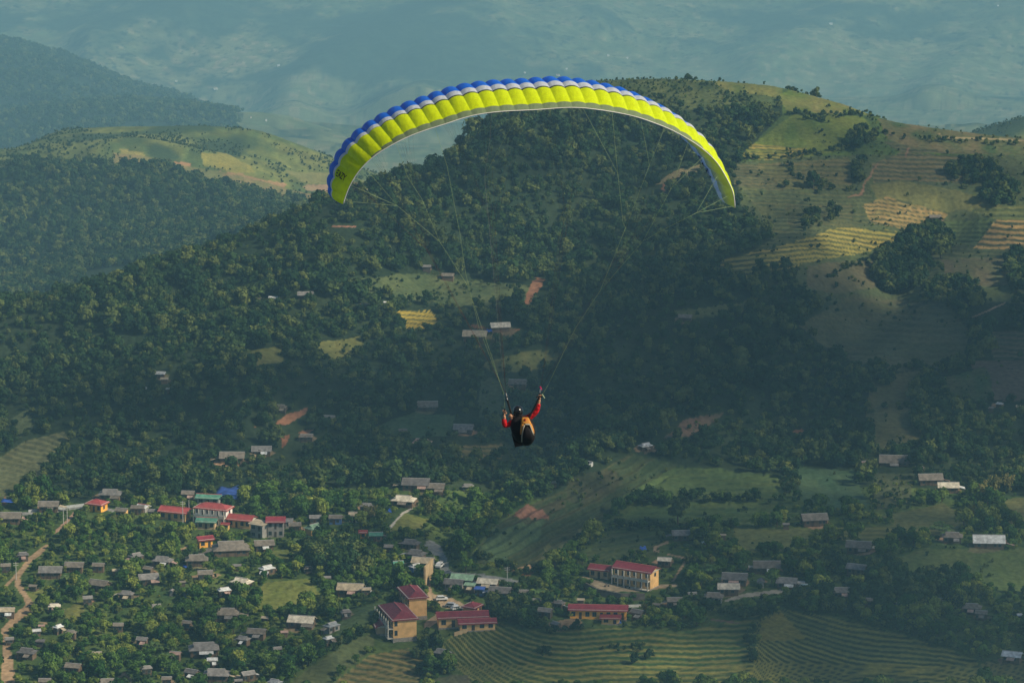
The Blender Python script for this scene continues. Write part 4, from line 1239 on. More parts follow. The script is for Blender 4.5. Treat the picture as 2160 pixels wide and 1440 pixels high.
# far white and red roofs, a few pixels each in the haze
for i, (px, py, w, rc, lb, kk) in enumerate([
    (455, 186, 10, 'cr', 'bright far roof | on the hazy valley floor', (16, 23)), (372, 170, 6, 'wh', 'faint far roof | left of the brightest one in the haze', (16, 23)),
    (325, 177, 6, 'wh', 'faintest far roof | at the foot of the dark spur', (16, 23)), (588, 137, 7, 'wh', 'far white roof | under the central hazy spur', (16, 23)),
    (562, 252, 5, 'wh', 'far roof | in the gap right of the left hill', (16, 23)), (530, 246, 4, 'pk', 'tiny far roof | above the left hill crest', (16, 23)),
    (1752, 49, 8, 'wh', 'far white roof | high in the haze right of centre', (18.5, 23)), (1283, 116, 6, 'wh', 'far roof | above the right hill crest', (18.5, 23)),
    (1323, 121, 5, 'wh', 'smaller far roof | right of the one above the crest', (18.5, 23)), (1107, 152, 5, 'wh', 'far roof | just above the wing centre', (18.5, 23)),
    (1195, 144, 5, 'wh', 'far pale roof | above the blue stripe of the wing', (18.5, 23)), (1177, 157, 9, 'pk', 'far reddish roof | touching the top of the wing', (18.5, 23)),
    (2105, 11, 5, 'wh', 'far white roof | near the top right corner', (18.5, 23)), (68, 95, 7, 'wh', 'far pale roof | at the top left', (18.5, 23)),
    (72, 118, 6, 'wh', 'far pale roof | just over the dark spur at the left', (18.5, 23))]):
    house(px, py, w, 'g', rc, 'wt', 10, lb, far=True, H=2.5, k=kk, name='distant_house')
house_boxes = [b for b in house_boxes]

# ---------------- bigger plastered buildings
def slab(name, parent, x0, y0, z0, x1, y1, z1, m):
    b = MB(); b.box(x0, y0, z0, x1, y1, z1)
    return b.build(name, m, parent)
def building(px, py, yaw, L, D_, H, kind, rc, wc, label, storeys=2, facade='-y', nwin=5, cols=False, endwin=(), lift=None, cat='school building', rise=None, name='school_building', bw=None, box=(60, 45), sill=True):
    """px,py: picture point of the middle of the eaves box; yaw turns the ridge"""
    short = label.split('|')[0].strip()
    rise = D_ * .22 if rise is None else rise
    p = place(px, py, H * .5)
    rt = empty(name, p, math.radians(yaw), label.replace('|', '').replace('  ', ' '), cat)
    l, d = L / 2, D_ / 2
    wm = wall_m(wc)
    wall_mesh(kind, L, D_, H, rise, 3.0).build('wall', wm, rt)
    b, rr, t = roof_mesh(kind, L, D_, H, rise, .7, .2)
    ro = b.build('roof', roof_m(rc), rt)
    if kind != 's':
        c = MB(); c.box(-rr, -.18, t - .03, rr, .18, t + .1); c.build('ridge_cap', mat('red_cap', (.5, .12, .12), .6), ro)
    b = MB(); b.box(-l - .45, -d - .45, H - .32, l + .45, -d - .02, H - .06); b.box(-l - .45, d + .02, H - .32, l + .45, d + .45, H - .06)
    b.box(-l - .45, -d - .02, H - .32, -l - .02, d + .02, H - .06); b.box(l + .02, -d - .02, H - .32, l + .45, d + .02, H - .06)
    b.build('cornice', TRIM, rt)
    sh = H / storeys
    fy = -d if facade == '-y' else d
    sg = -1 if facade == '-y' else 1
    for s in range(storeys):
        z0 = s * sh
        for k in range(nwin):
            x = -l + L * (k + .5) / nwin
            ww = min(1.3, L / nwin * .5)
            if k % 3 == 1:
                door(rt, x, fy, z0 + .05, ww * .8, sh * .68, facade)
            else:
                window(rt, x, fy, z0 + sh * .3, ww, sh * .42, facade)
        if cols:
            slab('balcony_slab', rt, -l, min(fy, fy + sg * 1.8), z0 - .22, l, max(fy, fy + sg * 1.8), z0 - .02, TRIM)
            slab('balcony_rail', rt, -l, min(fy + sg * 1.68, fy + sg * 1.8), z0 + .0, l, max(fy + sg * 1.68, fy + sg * 1.8), z0 + .75, TRIM) if s else None
            n = nwin
            for k in range(n + 1):
                x = -l + .15 + (L - .3) * k / n
                slab('column', rt, x - .15, min(fy + sg * 1.5, fy + sg * 1.8), z0, x + .15, max(fy + sg * 1.5, fy + sg * 1.8), z0 + sh - .24 if s < storeys - 1 else H - .34, TRIM)
    for (sd, off, z, w_, h_) in endwin:
        window(rt, l if sd == '+x' else -l, off, z, w_, h_, sd)
    slab('plinth', rt, -l - .12, -d - .12, -2.8, l + .12, d + .12, -.02, STONE)
    house_boxes.append((px - box[0], px + box[0], py - box[1], py + box[1], p.y))
    house_refs.append((px, py, short))
    return rt

# front and rear school blocks: ridge runs away to the left, end wall faces the camera
building(840, 1308, 106, 17, 7.6, 6.2, 'h', 'rd', 'y', 'front school block | with red hip roof and plain yellow end wall', 2, '+y', 6, True, (('-x', 2.9, .9, .8, 1.5), ('-x', 2.9, 4.0, .8, 1.5)), box=(52, 55))
building(871, 1267, 106, 13, 5.8, 6.4, 'h', 'rd', 'y', 'rear school block | behind the front one, red hip roof', 2, '+y', 5, False, box=(42, 45))
building(975, 1306, 7, 15.5, 5, 3.4, 'g', 'rd', 'y', 'long red roofed school wing | right of the yard', 1, '-y', 5, box=(55, 28))
building(1006, 1317, 8, 11.2, 3.4, 2.6, 'g', 'rd', 'y', 'low red roofed annex | in front of the long wing above the terraces', 1, '-y', 4, box=(45, 24))
building(997, 1284, 60, 5, 4, 3.0, 'h', 'rd', 'y', 'small red roof | behind the long school wing', 1, '-y', 2, box=(20, 18))
building(804, 1323, 100, 5.0, 3.6, 2.4, 'g', 'rd', 't', 'little red roofed annex | against the shaded side of the front school block', 1, '-y', 2, box=(20, 18))
building(1342, 1214, -30, 13.5, 5.8, 5.8, 'g', 'rd', 'y', 'main two storey school | with balconies and a bright gable end', 2, '-y', 6, True, (('+x', .4, 3.7, 1.0, 1.1),), box=(70, 42))
building(1268, 1206, -22, 6.6, 4.2, 3.2, 'g', 'rd', 't', 'low red roofed house | at the left end of the main school', 1, '-y', 3, box=(30, 24))
building(1262, 1291, -4, 18, 4.4, 3.3, 'g', 'rd', 'o', 'long low classroom block | with red roof and yellow walls', 1, '-y', 8, box=(62, 24))
building(1288, 1306, -4, 5.6, 3.2, 2.0, 's', 'rd', 'y', 'flat red porch roof | in front of the long low classroom block', 1, '-y', 2, box=(24, 12), cat='porch')
building(451, 1084, -20, 11.5, 5.4, 5.6, 'h', 'r2', 'wt', 'white two storey office | with red hip roof and columns', 2, '-y', 6, True, (('+x', .3, 3.4, 1.0, 1.2),), box=(48, 34), cat='office building', name='office_building')
building(370, 1084, -20, 9.5, 4.8, 3.2, 'g', 'r2', 'y', 'long red roofed hall | left of the white office', 1, '-y', 4, False, (('+x', 0, .9, .9, 1.1),), box=(44, 24), name='village_hall', cat='hall')
building(510, 1100, -18, 8.0, 4.8, 3.0, 'g', 'r2', 'y', 'red roofed house with pale gable | right of the white office', 1, '-y', 4, box=(38, 22), cat='house', name='village_house')
building(582, 1112, 0, 5.4, 4.4, 5.6, 'g', 'rd', 'g', 'two storey house with red roof and bare grey walls | on the road row', 2, '-y', 3, box=(28, 30), cat='house', name='village_house')
building(547, 1117, -30, 4.8, 3.6, 5.0, 's', 'tn', 'g', 'cream concrete house | left of the bare grey walls', 2, '-y', 2, False, (('+x', .2, 3.2, .8, .9),), box=(22, 26), cat='house', name='village_house')
building(437, 1104, -8, 6.0, 3.8, 2.8, 'g', 'gn', 't', 'small green roofed house | in front of the white office', 1, '-y', 3, box=(26, 20), cat='house', name='village_house')
building(441, 1053, -10, 7.6, 3.4, 2.4, 'g', 'gn', 'g', 'long green roof | behind the white office', 1, '-y', 3, box=(30, 16), cat='shed', name='storage_shed')
building(205, 1067, -24, 5.6, 4.6, 3.0, 'h', 'r2', 'o', 'yellow house with red hip roof | alone beside the village road', 1, '-y', 3, False, (('+x', -.2, .9, .9, 1.0),), box=(28, 22), cat='house', name='village_house')
building(432, 1143, 22, 4.6, 3.0, 3.0, 'g', 'rd', 'o', 'little orange house | with faded red roof above the grey roofs', 1, '-y', 2, box=(20, 18), cat='house', name='village_house')
building(302, 1072, -28, 3.0, 2.6, 1.9, 'g', 'wh', 'g', 'small white roof | in the road row', 1, '-y', 2, box=(12, 10), cat='house', name='village_house')
building(766, 1127, 0, 1.8, 1.6, 2.4, 'g', 'r2', 'o', 'tiny orange kiosk | left of the green metal roof', 1, '-y', 1, box=(8, 8), cat='kiosk', name='kiosk')

# ---------------- awnings, tarpaulins, walls, poles, vehicles, yard things
def sheet_on_ground(name, px, py, w, h, m, label, cat, lift=.25, sag=.3, n=7, k=(2.5, 10.2), yaw=0):
    V, F = [], []
    c = ground_at(px, py, 0, *k); s = ppm(c)
    for j in range(n):
        for i in range(n):
            u, v = i / (n - 1) - .5, j / (n - 1) - .5
            sk = 1 + .12 * math.sin(7 * u + 3 * v)
            q = ground_at(px + u * w * sk + v * yaw, py - v * h * (1 + .1 * math.sin(5 * u)), 0, *k)
            V.append((q.x - c.x, q.y - c.y, q.z - c.z + lift + sag * math.sin(9 * u + 2) * math.cos(7 * v)))
    for j in range(n - 1):
        for i in range(n - 1):
            a = j * n + i; F.append((a, a + 1, a + n + 1, a + n))
    o = mesh_obj(name, V, F, m, None, None, True)
    o.location = c
    sd = o.modifiers.new('thickness', 'SOLIDIFY'); sd.thickness = .05
    tag(o, label, cat)
    house_boxes.append((px - w / 2, px + w / 2, py - h / 2, py + h / 2 + 4, c.y))
    return o
BLUE = mat('blue_tarpaulin', (.035, .10, .42), .45, .25, .6, .5)
BLUED = mat('blue_netting', (.03, .07, .26), .8, .45, .35, .5)
REDC = mat('red_cloth', (.45, .07, .06), .8, .3, 1)
sheet_on_ground('tarpaulin', 480, 1042, 52, 26, BLUED, 'dark blue netting spread over the slope behind the white office', 'tarpaulin', .6, n=9, yaw=14)
sheet_on_ground('tarpaulin', 23, 1069, 38, 8, BLUE, 'blue awning above the grey roof at the left picture edge', 'awning', 2.4, .1)
sheet_on_ground('tarpaulin', 818, 1082, 14, 8, BLUE, 'small bright blue tarpaulin left of the pale stone path', 'tarpaulin', 1.0)
sheet_on_ground('tarpaulin', 1766, 1256, 36, 14, BLUE, 'blue awning in front of the grey roof by the valley road', 'awning', 1.8, .12)
sheet_on_ground('tarpaulin', 393, 1196, 14, 5, BLUE, 'blue sheet lying left of the brown roofed hut', 'tarpaulin', .5)
sheet_on_ground('tarpaulin', 1303, 1314, 14, 8, BLUE, 'blue sheet at the foot of the classroom block', 'tarpaulin', .6)
sheet_on_ground('tarpaulin', 1032, 705, 12, 5, BLUE, 'blue awning at the right end of the tan roofed house in the wood', 'awning', 1.5)
sheet_on_ground('tarpaulin', 1356, 1187, 14, 7, BLUE, 'blue sheet behind the ridge of the main school', 'tarpaulin', 5.2)
sheet_on_ground('cloth_banner', 563, 1150, 16, 4, REDC, 'red cloth hanging under the brown grey eave', 'cloth', 1.0)
sheet_on_ground('tarpaulin', 772, 1088, 8, 8, mat('sky_blue_sheet', (.18, .42, .62), .6), 'light blue sheet against the tan roofed house', 'tarpaulin', 1.0)

# retaining wall under the main school yard and by the market
def wall_line(name, pts, hh, th, m, label, cat='wall', k=(2.5, 10.2), lift=.1):
    b = MB()
    P = [ground_at(x, y, 0, *k) for x, y in pts]
    c = P[0].copy()
    for a, d in zip(P[:-1], P[1:]):
        v = (d - a); n = Vector((-v.y, v.x, 0)).normalized() * th / 2
        q = [a - c - n, d - c - n, d - c + n, a - c + n]
        i = len(b.v)
        b.v += [(p.x, p.y, p.z - 1.5) for p in q] + [(p.x, p.y, p.z + hh) for p in q]
        b.f += [tuple(i + t for t in s) for s in ((0, 3, 2, 1), (4, 5, 6, 7), (0, 1, 5, 4), (1, 2, 6, 5), (2, 3, 7, 6), (3, 0, 4, 7))]
        b.m += [0] * 6
    o = b.build(name, m); o.location = c
    tag(o, label, cat)
    return o
wall_line('retaining_wall', [(1222, 1236), (1260, 1256), (1310, 1266), (1360, 1266)], 2.4, .5, mat('old_concrete', (.14, .12, .10), .9, .4, .6, .4), 'stained concrete retaining wall under the main school yard')
wall_line('yard_wall', [(958, 1340), (985, 1332), (1012, 1326), (1042, 1314)], 1.1, .3, wall_m('t'), 'tan boundary wall between the low annex and the terraces')
wall_line('retaining_wall', [(896, 1236), (912, 1218)], 6.5, .6, wall_m('t'), 'tall tan wall dropping below the market corner')
wall_line('garden_wall', [(1290, 1281), (1352, 1279)], .8, .2, wall_m('wt'), 'thin white wall behind the long low classroom block')
wall_line('road_railing', [(60, 1080), (116, 1074), (182, 1066)], .9, .12, mat('rail_grey', (.45, .47, .46), .6), 'pale grey railing along the village road at the left', 'railing')
# ring shaped water tank wall on the spur
b = MB()
for k in range(16):
    a0, a1 = k * math.pi / 8, (k + 1) * math.pi / 8
    q = [(math.cos(a) * r_, math.sin(a) * r_) for a in (a0, a1) for r_ in (1.85, 2.15)]
    i = len(b.v)
    b.v += [(x, y, z) for z in (-1, .9) for x, y in q]
    b.f += [(i, i + 1, i + 5, i + 4), (i + 2, i + 6, i + 7, i + 3), (i + 4, i + 5, i + 7, i + 6), (i + 1, i + 3, i + 7, i + 5), (i, i + 4, i + 6, i + 2)]
    b.m += [0] * 5
o = b.build('ring_tank', mat('pale_concrete', (.60, .60, .56), .8)); o.location = ground_at(1238, 980)
tag(o, 'round white walled water tank on the green spur', 'water tank')
house_boxes.append((1220, 1256, 962, 990, o.location.y))

POLEM = mat('pole_concrete', (.50, .49, .46), .8)
def pole(px, py, h, label, arm=True, name='utility_pole', cat='utility pole'):
    p = ground_at(px, py); rt = empty(name, p, .3, label, cat)
    b = MB(); b.tube([(0, 0, -1), (0, 0, h)], [.14, .09], n=8); b.build('post', POLEM, rt)
    if arm:
        for z in (h - .4, h - 1.1):
            b = MB(); b.box(-.9, -.05, z, .9, .05, z + .1); b.build('crossarm', POLEM, rt)
    return rt
pole(386, 1116, 10, 'tall pale utility pole in front of the long red roofed hall')
pole(134, 1104, 6, 'short utility pole below the left railing, nearer the picture edge')
pole(142, 1104, 6, 'short utility pole below the left railing, nearer the yellow house')
pole(399, 1096, 7, 'flagpole beside the white office', False, 'flagpole', 'flagpole')
pole(930, 1218, 6, 'dark roadside pole left of the largest green roof')
pole(1070, 1232, 6, 'roadside pole right of the market row')
pole(34, 1222, 6, 'wooden pole beside the dirt road bend')

def vehicle(px, py, yaw, L, W, H, m, label, cat, name, k=(2.5, 10.2)):
    p = ground_at(px, py, 0, *k)
    rt = empty(name, p + Vector((0, 0, .05)), math.radians(yaw), label, cat)
    P = [(-.5, .32), (-.5, .62), (-.44, .66), (-.36, 1.0), (.14, 1.0), (.30, .64), (.47, .56), (.5, .32)]
    n = len(P); b = MB(); V = []
    for s in (-1, 1):
        V += [(x * L, s * W / 2 * (.86 if z > .8 else 1), z * H) for x, z in P]
    b.v = V; b.f = [tuple(range(n)), tuple(range(n, 2 * n))[::-1]] + [(i, (i + 1) % n, n + (i + 1) % n, n + i) for i in range(n)]
    b.f = [f[::-1] for f in b.f]; b.m = [0] * len(b.f)
    bd = b.build('body', m, rt)
    b = MB(); b.box(-.38 * L, -W / 2 - .01, .66 * H, .2 * L, W / 2 + .01, .92 * H); b.build('side_windows', GLASS, rt)
    for sx in (-.3, .3):
        for sy in (-1, 1):
            b = MB(); b.tube([(sx * L, sy * (W / 2 - .12), .3), (sx * L, sy * (W / 2 + .03), .3)], .3, n=10); b.build('wheel', mat('tyre', (.02, .02, .02), .9), rt)
    return rt
WHITE = mat('white_paint', (.78, .78, .76), .35, .05, 1, spec=.5)
vehicle(932, 1266, 10, 4.0, 1.7, 1.6, WHITE, 'white car parked in the orange school yard, nearest the rear block', 'car', 'parked_car')
vehicle(953, 1280, -15, 4.0, 1.7, 1.5, mat('silver_paint', (.45, .46, .48), .3, .05, 1, spec=.5), 'silver car parked beside the round bush of the school yard', 'car', 'parked_car')
vehicle(963, 1286, 30, 3.8, 1.6, 1.5, WHITE, 'white car at the right end of the school yard', 'car', 'parked_car')
vehicle(928, 1197, 70, 4.2, 1.8, 1.9, WHITE, 'white van on the concrete road above the market row', 'van', 'parked_van')
vehicle(1700, 1243, 5, 4.2, 1.8, 1.8, mat('pale_blue_paint', (.45, .58, .60), .35, .05, 1, spec=.5), 'pale blue van on the valley road right of the mid grey roof', 'van', 'parked_van')
def motorbike(px, py, yaw, label):
    p = ground_at(px, py); rt = empty('motorbike', p + Vector((0, 0, .03)), math.radians(yaw), label, 'motorbike')
    dm = mat('bike_black', (.02, .02, .025), .4, .1, 1, spec=.5)
    for x in (-.62, .62):
        b = MB(); b.tube([(x, -.05, .3), (x, .05, .3)], .3, n=12); b.build('wheel', mat('tyre', (.02, .02, .02), .9), rt)
    b = MB(); b.tube([(-.6, 0, .35), (-.2, 0, .6), (.35, 0, .62), (.6, 0, .32)], .09, n=6); b.tube([(.4, 0, .6), (.36, 0, 1.0)], .05, n=6); b.build('frame', dm, rt)
    b = MB(); b.box(-.6, -.13, .72, .1, .13, .82); b.build('seat', dm, rt)
    b = MB(); b.tube([(.3, -.34, 1.02), (.36, 0, 1.0), (.3, .34, 1.02)], .03, n=6); b.build('handlebar', dm, rt)
motorbike(61, 1279, 60, 'dark motorbike on the wide bend of the dirt road')
motorbike(1280, 1237, 20, 'motorbike parked on the left part of the main school yard')
motorbike(1324, 1240, -20, 'motorbike parked before the middle of the main school')
# satellite dish / water tank near the brown hut
b = MB()
b.tube([(0, 0, -.3), (0, 0, 1.2)], .5, n=12)
o = b.build('water_tank', mat('steel_tank', (.6, .6, .6), .35, .05, 1, metal=.6)); o.location = ground_at(452, 1203)
tag(o, 'steel water tank right of the brown roofed hut', 'water tank')
# main road sheets: boundary posts
for i, (a, b_) in enumerate([(1221, 1222), (1228, 1206)]):
    pass
# ------------------------------------------------------------------ planting
def clear_of_houses(P, px, py, pad=2, front=1.25, behind=6):
    keep = np.ones(len(px), bool)
    for (a, b, c, d, y) in house_boxes:
        fr_ = front if (d > 1010 or abs(a - 1340) < 30 or abs(a - 1030) < 40) else front * .4
        near = (px > a - pad) & (px < b + pad)
        keep &= ~(near & (py > c + 6 - pad) & (py < d + 14 * fr_) & (P[:, 1] < y + behind) & (P[:, 1] > y - 60))
    for (x, y, hw) in ROADPTS:
        keep &= ~((np.abs(px - x) < hw + 7 + pad) & (py > y - 5) & (py < y + 24 * front))
    return keep
protosV, protosT = [], []
veg = []          # (px, py, pos, kind)
dirs = [('left of', -1, 0), ('right of', 1, 0), ('behind', 0, -1), ('in front of', 0, 1)]
used_labels = {}
def tree_label(px, py, adj, noun):
    best = sorted(house_refs, key=lambda r: abs(r[0] - px) + 1.6 * abs(r[1] - py))
    for r in best[:6]:
        dx, dy = px - r[0], py - r[1]
        if abs(dx) > 1.2 * abs(dy) + 8: w = 'right of' if dx > 0 else 'left of'
        else: w = 'in front of' if dy > 0 else 'behind'
        far_ = 'close' if math.hypot(dx, dy) < 42 else ('a little' if math.hypot(dx, dy) < 80 else 'far')
        pre = {'close': 'just ', 'a little': '', 'far': 'well '}[far_]
        lb = '%s %s %s%s the %s' % (adj, noun, pre, w, r[2])
        if len(lb.split()) <= 16 and lb not in used_labels:
            used_labels[lb] = 1
            return lb
    lb = '%s %s %s%s the %s' % (adj, noun, pre, w, best[0][2])
    used_labels[lb] = used_labels.get(lb, 0) + 1
    return ' '.join(lb.split()[:16])

def make_tree(p, i, s, rz, label, group, name='broadleaf_tree'):
    rt = empty(name, p, rz, label, 'tree', group); rt.scale = (s, s, s * rnd.uniform(.85, 1.2))
    t = bpy.data.objects.new('trunk', V_TRUNKS[i]); COL.objects.link(t); t.parent = rt
    c = bpy.data.objects.new('crown', V_CROWNS[i]); COL.objects.link(c); c.parent = rt
    return rt, c
crowns = {}
# village trees: the largest 290 are trees of their own
mask_v = (cova == VILLAGE) & seen & (PYA > 1050)
Pv, pxv, pyv = spots(mask_v, 1 / 24., 101)
k = clear_of_houses(Pv, pxv, pyv)
Pv, pxv, pyv = Pv[k], pxv[k], pyv[k]
dens = fbm(Pv[:, 0] / 16, Pv[:, 1] / 20, 3, 303)
k = dens > -.38
Pv, pxv, pyv, dens = Pv[k], pxv[k], pyv[k], dens[k]
sv = (.44 + .56 * np.clip(dens + .45, 0, 1)) * rng.uniform(.75, 1.2, len(pxv))
rank = sv * (1 + .0011 * (pyv - 1050)) * np.where((pxv > 0) & (pxv < 2160) & (pyv < 1450), 1, .01)
order = np.argsort(-rank)
taken = []
rest = np.ones(len(order), bool)
sizes = ['tall', 'full', 'small']
shapes = ['round crowned', 'broad', 'narrow', 'low spreading', 'compact']
for q in order:
    if len(taken) >= 270: break
    if any(abs(pxv[q] - a) < 17 and abs(pyv[q] - b) < 9 for a, b in taken): continue
    taken.append((pxv[q], pyv[q])); rest[q] = False
    i = int(rng.integers(0, 5)); s = float(sv[q]) * 1.08
    adj = '%s %s' % ('large' if s > 1.12 else ('medium' if s > .9 else 'small'), shapes[i])
    rt, c = make_tree(Vector(Pv[q]), i, s, float(rng.uniform(0, 6.28)), tree_label(pxv[q], pyv[q], adj, 'green tree'), 'broadleaf trees among the village houses')
    crowns.setdefault(i, c)
VP = [crowns[i] for i in sorted(crowns)]
# forest trees with parts: a few stand out on the skyline and beside fields
fc = []
for i in range(4):
    px, py = [(1985, 545), (1715, 400), (1430, 1105), (1130, 975)][i]
    lab = ['dark spreading forest tree at the head of the wooded gully on the right hill', 'dark tree in the middle of the terraces on the right hill',
           'dark tree between the main school and the maize field', 'dark forest tree just below the pilot'][i]
    p = ground_at(px, py); rt = empty('forest_tree', p, i, lab, 'tree'); s = [1.8, 1.4, 1.7, 1.5][i]; rt.scale = (s, s, s)
    t = bpy.data.objects.new('trunk', V_TRUNKS[i]); COL.objects.link(t); t.parent = rt
    c = bpy.data.objects.new('crown', F_CROWNS[i]); COL.objects.link(c); c.parent = rt; fc.append(c)
p = ground_at(1812, 310); rt = empty('conifer_tree', p, 0, 'pointed dark conifer beside the meadow of the right hill', 'tree')
t = bpy.data.objects.new('trunk', V_TRUNKS[4]); COL.objects.link(t); t.parent = rt
cone = bpy.data.objects.new('crown', F_CONE); COL.objects.link(cone); cone.parent = rt
# bamboo and bananas
bam = []
for i, (px, py, s, lb) in enumerate([(2075, 1062, 1.0, 'yellowish bamboo clump right of the bright fronted house'), (2098, 1052, 1.1, 'tall feathery bamboo clump, middle one at the right'),
        (2128, 1040, .9, 'bamboo clump nearest the right edge above the grassy slope'), (2050, 1098, .8, 'low bamboo clump below the tall ones at the right'),
        (1985, 1060, .6, 'small bamboo clump in front of the brown house'), (1205, 955, .8, 'pale bamboo clump below right of the pilot'),
        (1175, 962, .7, 'bamboo clump just below the pilot'), (620, 1075, .8, 'bamboo clump above the red roofed grey house'),
        (1360, 1300, .6, 'bamboo clump right of the dark blue grey house'), (780, 1105, .9, 'bamboo clump at the edge of the dark wood above the green metal roof'),
        (1500, 1200, .6, 'bamboo clump left of the dark brown house'), (905, 1090, .9, 'bamboo clump right of the pale stone path')]):
    rt = empty('bamboo_clump', ground_at(px, py), i * 1.3, lb, 'bamboo', 'bamboo clumps'); rt.scale = (s, s, s)
    c = bpy.data.objects.new('culms', BAMBOO[i % 2]); COL.objects.link(c); c.parent = rt; bam.append(c)
R4 = random.Random(77)
bananas = []
for (cx, cy, rx, ry, n) in [(285, 1108, 30, 16, 16), (150, 1222, 26, 12, 12), (60, 1200, 20, 12, 5), (760, 880, 40, 12, 12), (380, 1100, 40, 10, 6), (590, 1150, 40, 10, 8),
                            (700, 1290, 60, 12, 8), (360, 1385, 60, 16, 8), (1970, 1125, 30, 8, 6), (1480, 1215, 30, 10, 5), (1080, 650, 30, 6, 6), (640, 1330, 40, 10, 6), (1110, 1262, 30, 14, 6)]:
    for _ in range(n):
        px, py = cx + R4.uniform(-rx, rx), cy + R4.uniform(-ry, ry)
        p = ground_at(px, py)
        if not clear_of_houses(np.array([[p.x, p.y, p.z]]), np.array([px]), np.array([py]))[0]: continue
        rt = empty('banana_plant', p, R4.uniform(0, 6.28), tree_label(px, py, R4.choice(['bright leaved', 'arching', 'tattered']), 'banana plant'), 'banana plant', 'banana plants in the gardens')
        s = R4.uniform(.8, 1.15); rt.scale = (s, s, s)
        c = bpy.data.objects.new('leaf_fronds', BANANA[len(bananas) % 2]); COL.objects.link(c); c.parent = rt; bananas.append(c)

def sc_obj(name, P, scl, protos, seed):
    r = np.random.default_rng(seed)
    return scatter(name, P, scl, r.uniform(0, 6.28, len(P)), r.integers(0, len(protos), len(P)), protos)
# remaining village trees and garden shrubs
sc_obj('village_woodland', Pv[rest], sv[rest] * .95, VP, 5)
P, a, b = spots(((cova == VILLAGE) | (cova == SCRUB)) & seen & z_main[:-1, :-1], np.where(cova == VILLAGE, 1 / 6., 1 / 22.), 102)
k = clear_of_houses(P, a, b, -4, .5, 3)
P, a, b = P[k], a[k], b[k]
sc_obj('garden_shrubs', P, np.random.default_rng(3).uniform(.12, 1, len(P)) ** 1.6 * np.where(b > 1045, .5, .25) * np.where((a > 960) & (b < 1230), .6, 1) + .08, VP + fc, 6)
# main forest
up = np.clip((1150 - PYA) / 200, 0, 1)
P, a, b = spots((cova == FOREST) & seen & z_main[:-1, :-1], 1 / 10., 103)
k = clear_of_houses(P, a, b)
P, a, b = P[k], a[k], b[k]
g = fbm(P[:, 0] / 20, P[:, 1] / 26, 3, 304)
k = g > -.8
sc = (.48 + .5 * np.clip(g[k] + .4, 0, 1)) * np.exp(np.random.default_rng(4).normal(0, .28, k.sum()))
sc_obj('hillside_forest', P[k], sc, fc + [fc[0], fc[2]], 7)
print('forest', k.sum(), 'shrubs', len(a))
# scrub on slopes, hedges between fields, field bushes
P, a, b = spots((cova == SCRUB) & seen & z_main[:-1, :-1] & (PYA < 1260), 1 / 30., 104)
g = fbm(P[:, 0] / 18, P[:, 1] / 24, 3, 305)
k = clear_of_houses(P, a, b) & (g > -.1)
s_ = np.random.default_rng(6).uniform(.1, .36, k.sum()) + .35 * np.clip(g[k], 0, 1) * (b[k] > 300)
sc_obj('hillside_scrub', P[k], s_, fc, 8)
P, a, b = spots((cova == FIELD) & seen & z_main[:-1, :-1] & (PYA > 560) & (PYA < 1000) & (PXA < 1250), 1 / 9., 115)
k = fbm(P[:, 0] / 9, P[:, 1] / 12, 3, 315) > -.05
sc_obj('clearing_shrubs', P[k], np.random.default_rng(17).uniform(.08, .36, k.sum()), fc, 19)
P, a, b = spots(((cova == TERR) | (cova == SCRUB) | (cova == FIELD)) & seen & z_main[:-1, :-1] & (PYA < 1240) & (PXA > 960), 1 / 38., 116)
k = fbm(P[:, 0] / 12, P[:, 1] / 16, 3, 316) > .12
sc_obj('slope_bushes', P[k], np.random.default_rng(18).uniform(.08, .36, k.sum()), fc, 20)
P, a, b = spots((cova == FIELD) & seen & z_main[:-1, :-1] & (PYA > 560) & (PYA < 1000), 1 / 200., 105)
sc_obj('field_bushes', P, np.random.default_rng(7).uniform(.2, .45, len(P)), fc, 9)
hedges = [[(1600, 1165), (1660, 1165), (1700, 1175), (1760, 1180)], [(1395, 1115), (1480, 1112), (1560, 1112)], [(1345, 1066), (1450, 1060), (1560, 1056), (1620, 1058)],
          [(1290, 1112), (1340, 1112), (1400, 1116)], [(1000, 1170), (1060, 1195), (1120, 1215)], [(700, 1375), (760, 1340), (830, 1290), (850, 1262)],
          [(1850, 545), (1800, 560), (1740, 590)], [(1840, 780), (1900, 782), (1960, 775)], [(1830, 870), (1900, 860), (1970, 866)],
          [(1600, 1300), (1575, 1350), (1590, 1400)], [(1650, 345), (1700, 385), (1730, 405), (1800, 402)], [(1660, 240), (1760, 245), (1830, 243)],
          [(1560, 1165), (1500, 1180), (1440, 1190)], [(905, 1395), (880, 1430)], [(1245, 1125), (1180, 1185), (1130, 1215)], [(1800, 1310), (1900, 1330), (2000, 1365)],
          [(1770, 255), (1700, 255)], [(1640, 1290), (1600, 1296)], [(1870, 285), (1960, 296), (2160, 305)], [(1560, 340), (1680, 328), (1790, 318)],
          [(1100, 1320), (1180, 1335), (1240, 1325)], [(1380, 1380), (1330, 1400)]]
HP, HS_ = [], []
for h in hedges:
    for (x0, y0), (x1, y1) in zip(h[:-1], h[1:]):
        n = int(math.hypot(x1 - x0, y1 - y0) / 3.0)
        for q in range(n):
            t = (q + rnd.random()) / n
            if math.sin(q * .5 + x0 * .3) + math.sin(q * .17 + y0) < -.55: continue
            p = ground_at(x0 + (x1 - x0) * t + rnd.uniform(-7, 7), y0 + (y1 - y0) * t + rnd.uniform(-3, 3) + 3 * math.sin(q * .35 + x0), 0, 2.5, 10.3)
            HP.append(tuple(p)); HS_.append(rnd.uniform(.16, .5) * (1.0 if y0 < 900 else 1.35))
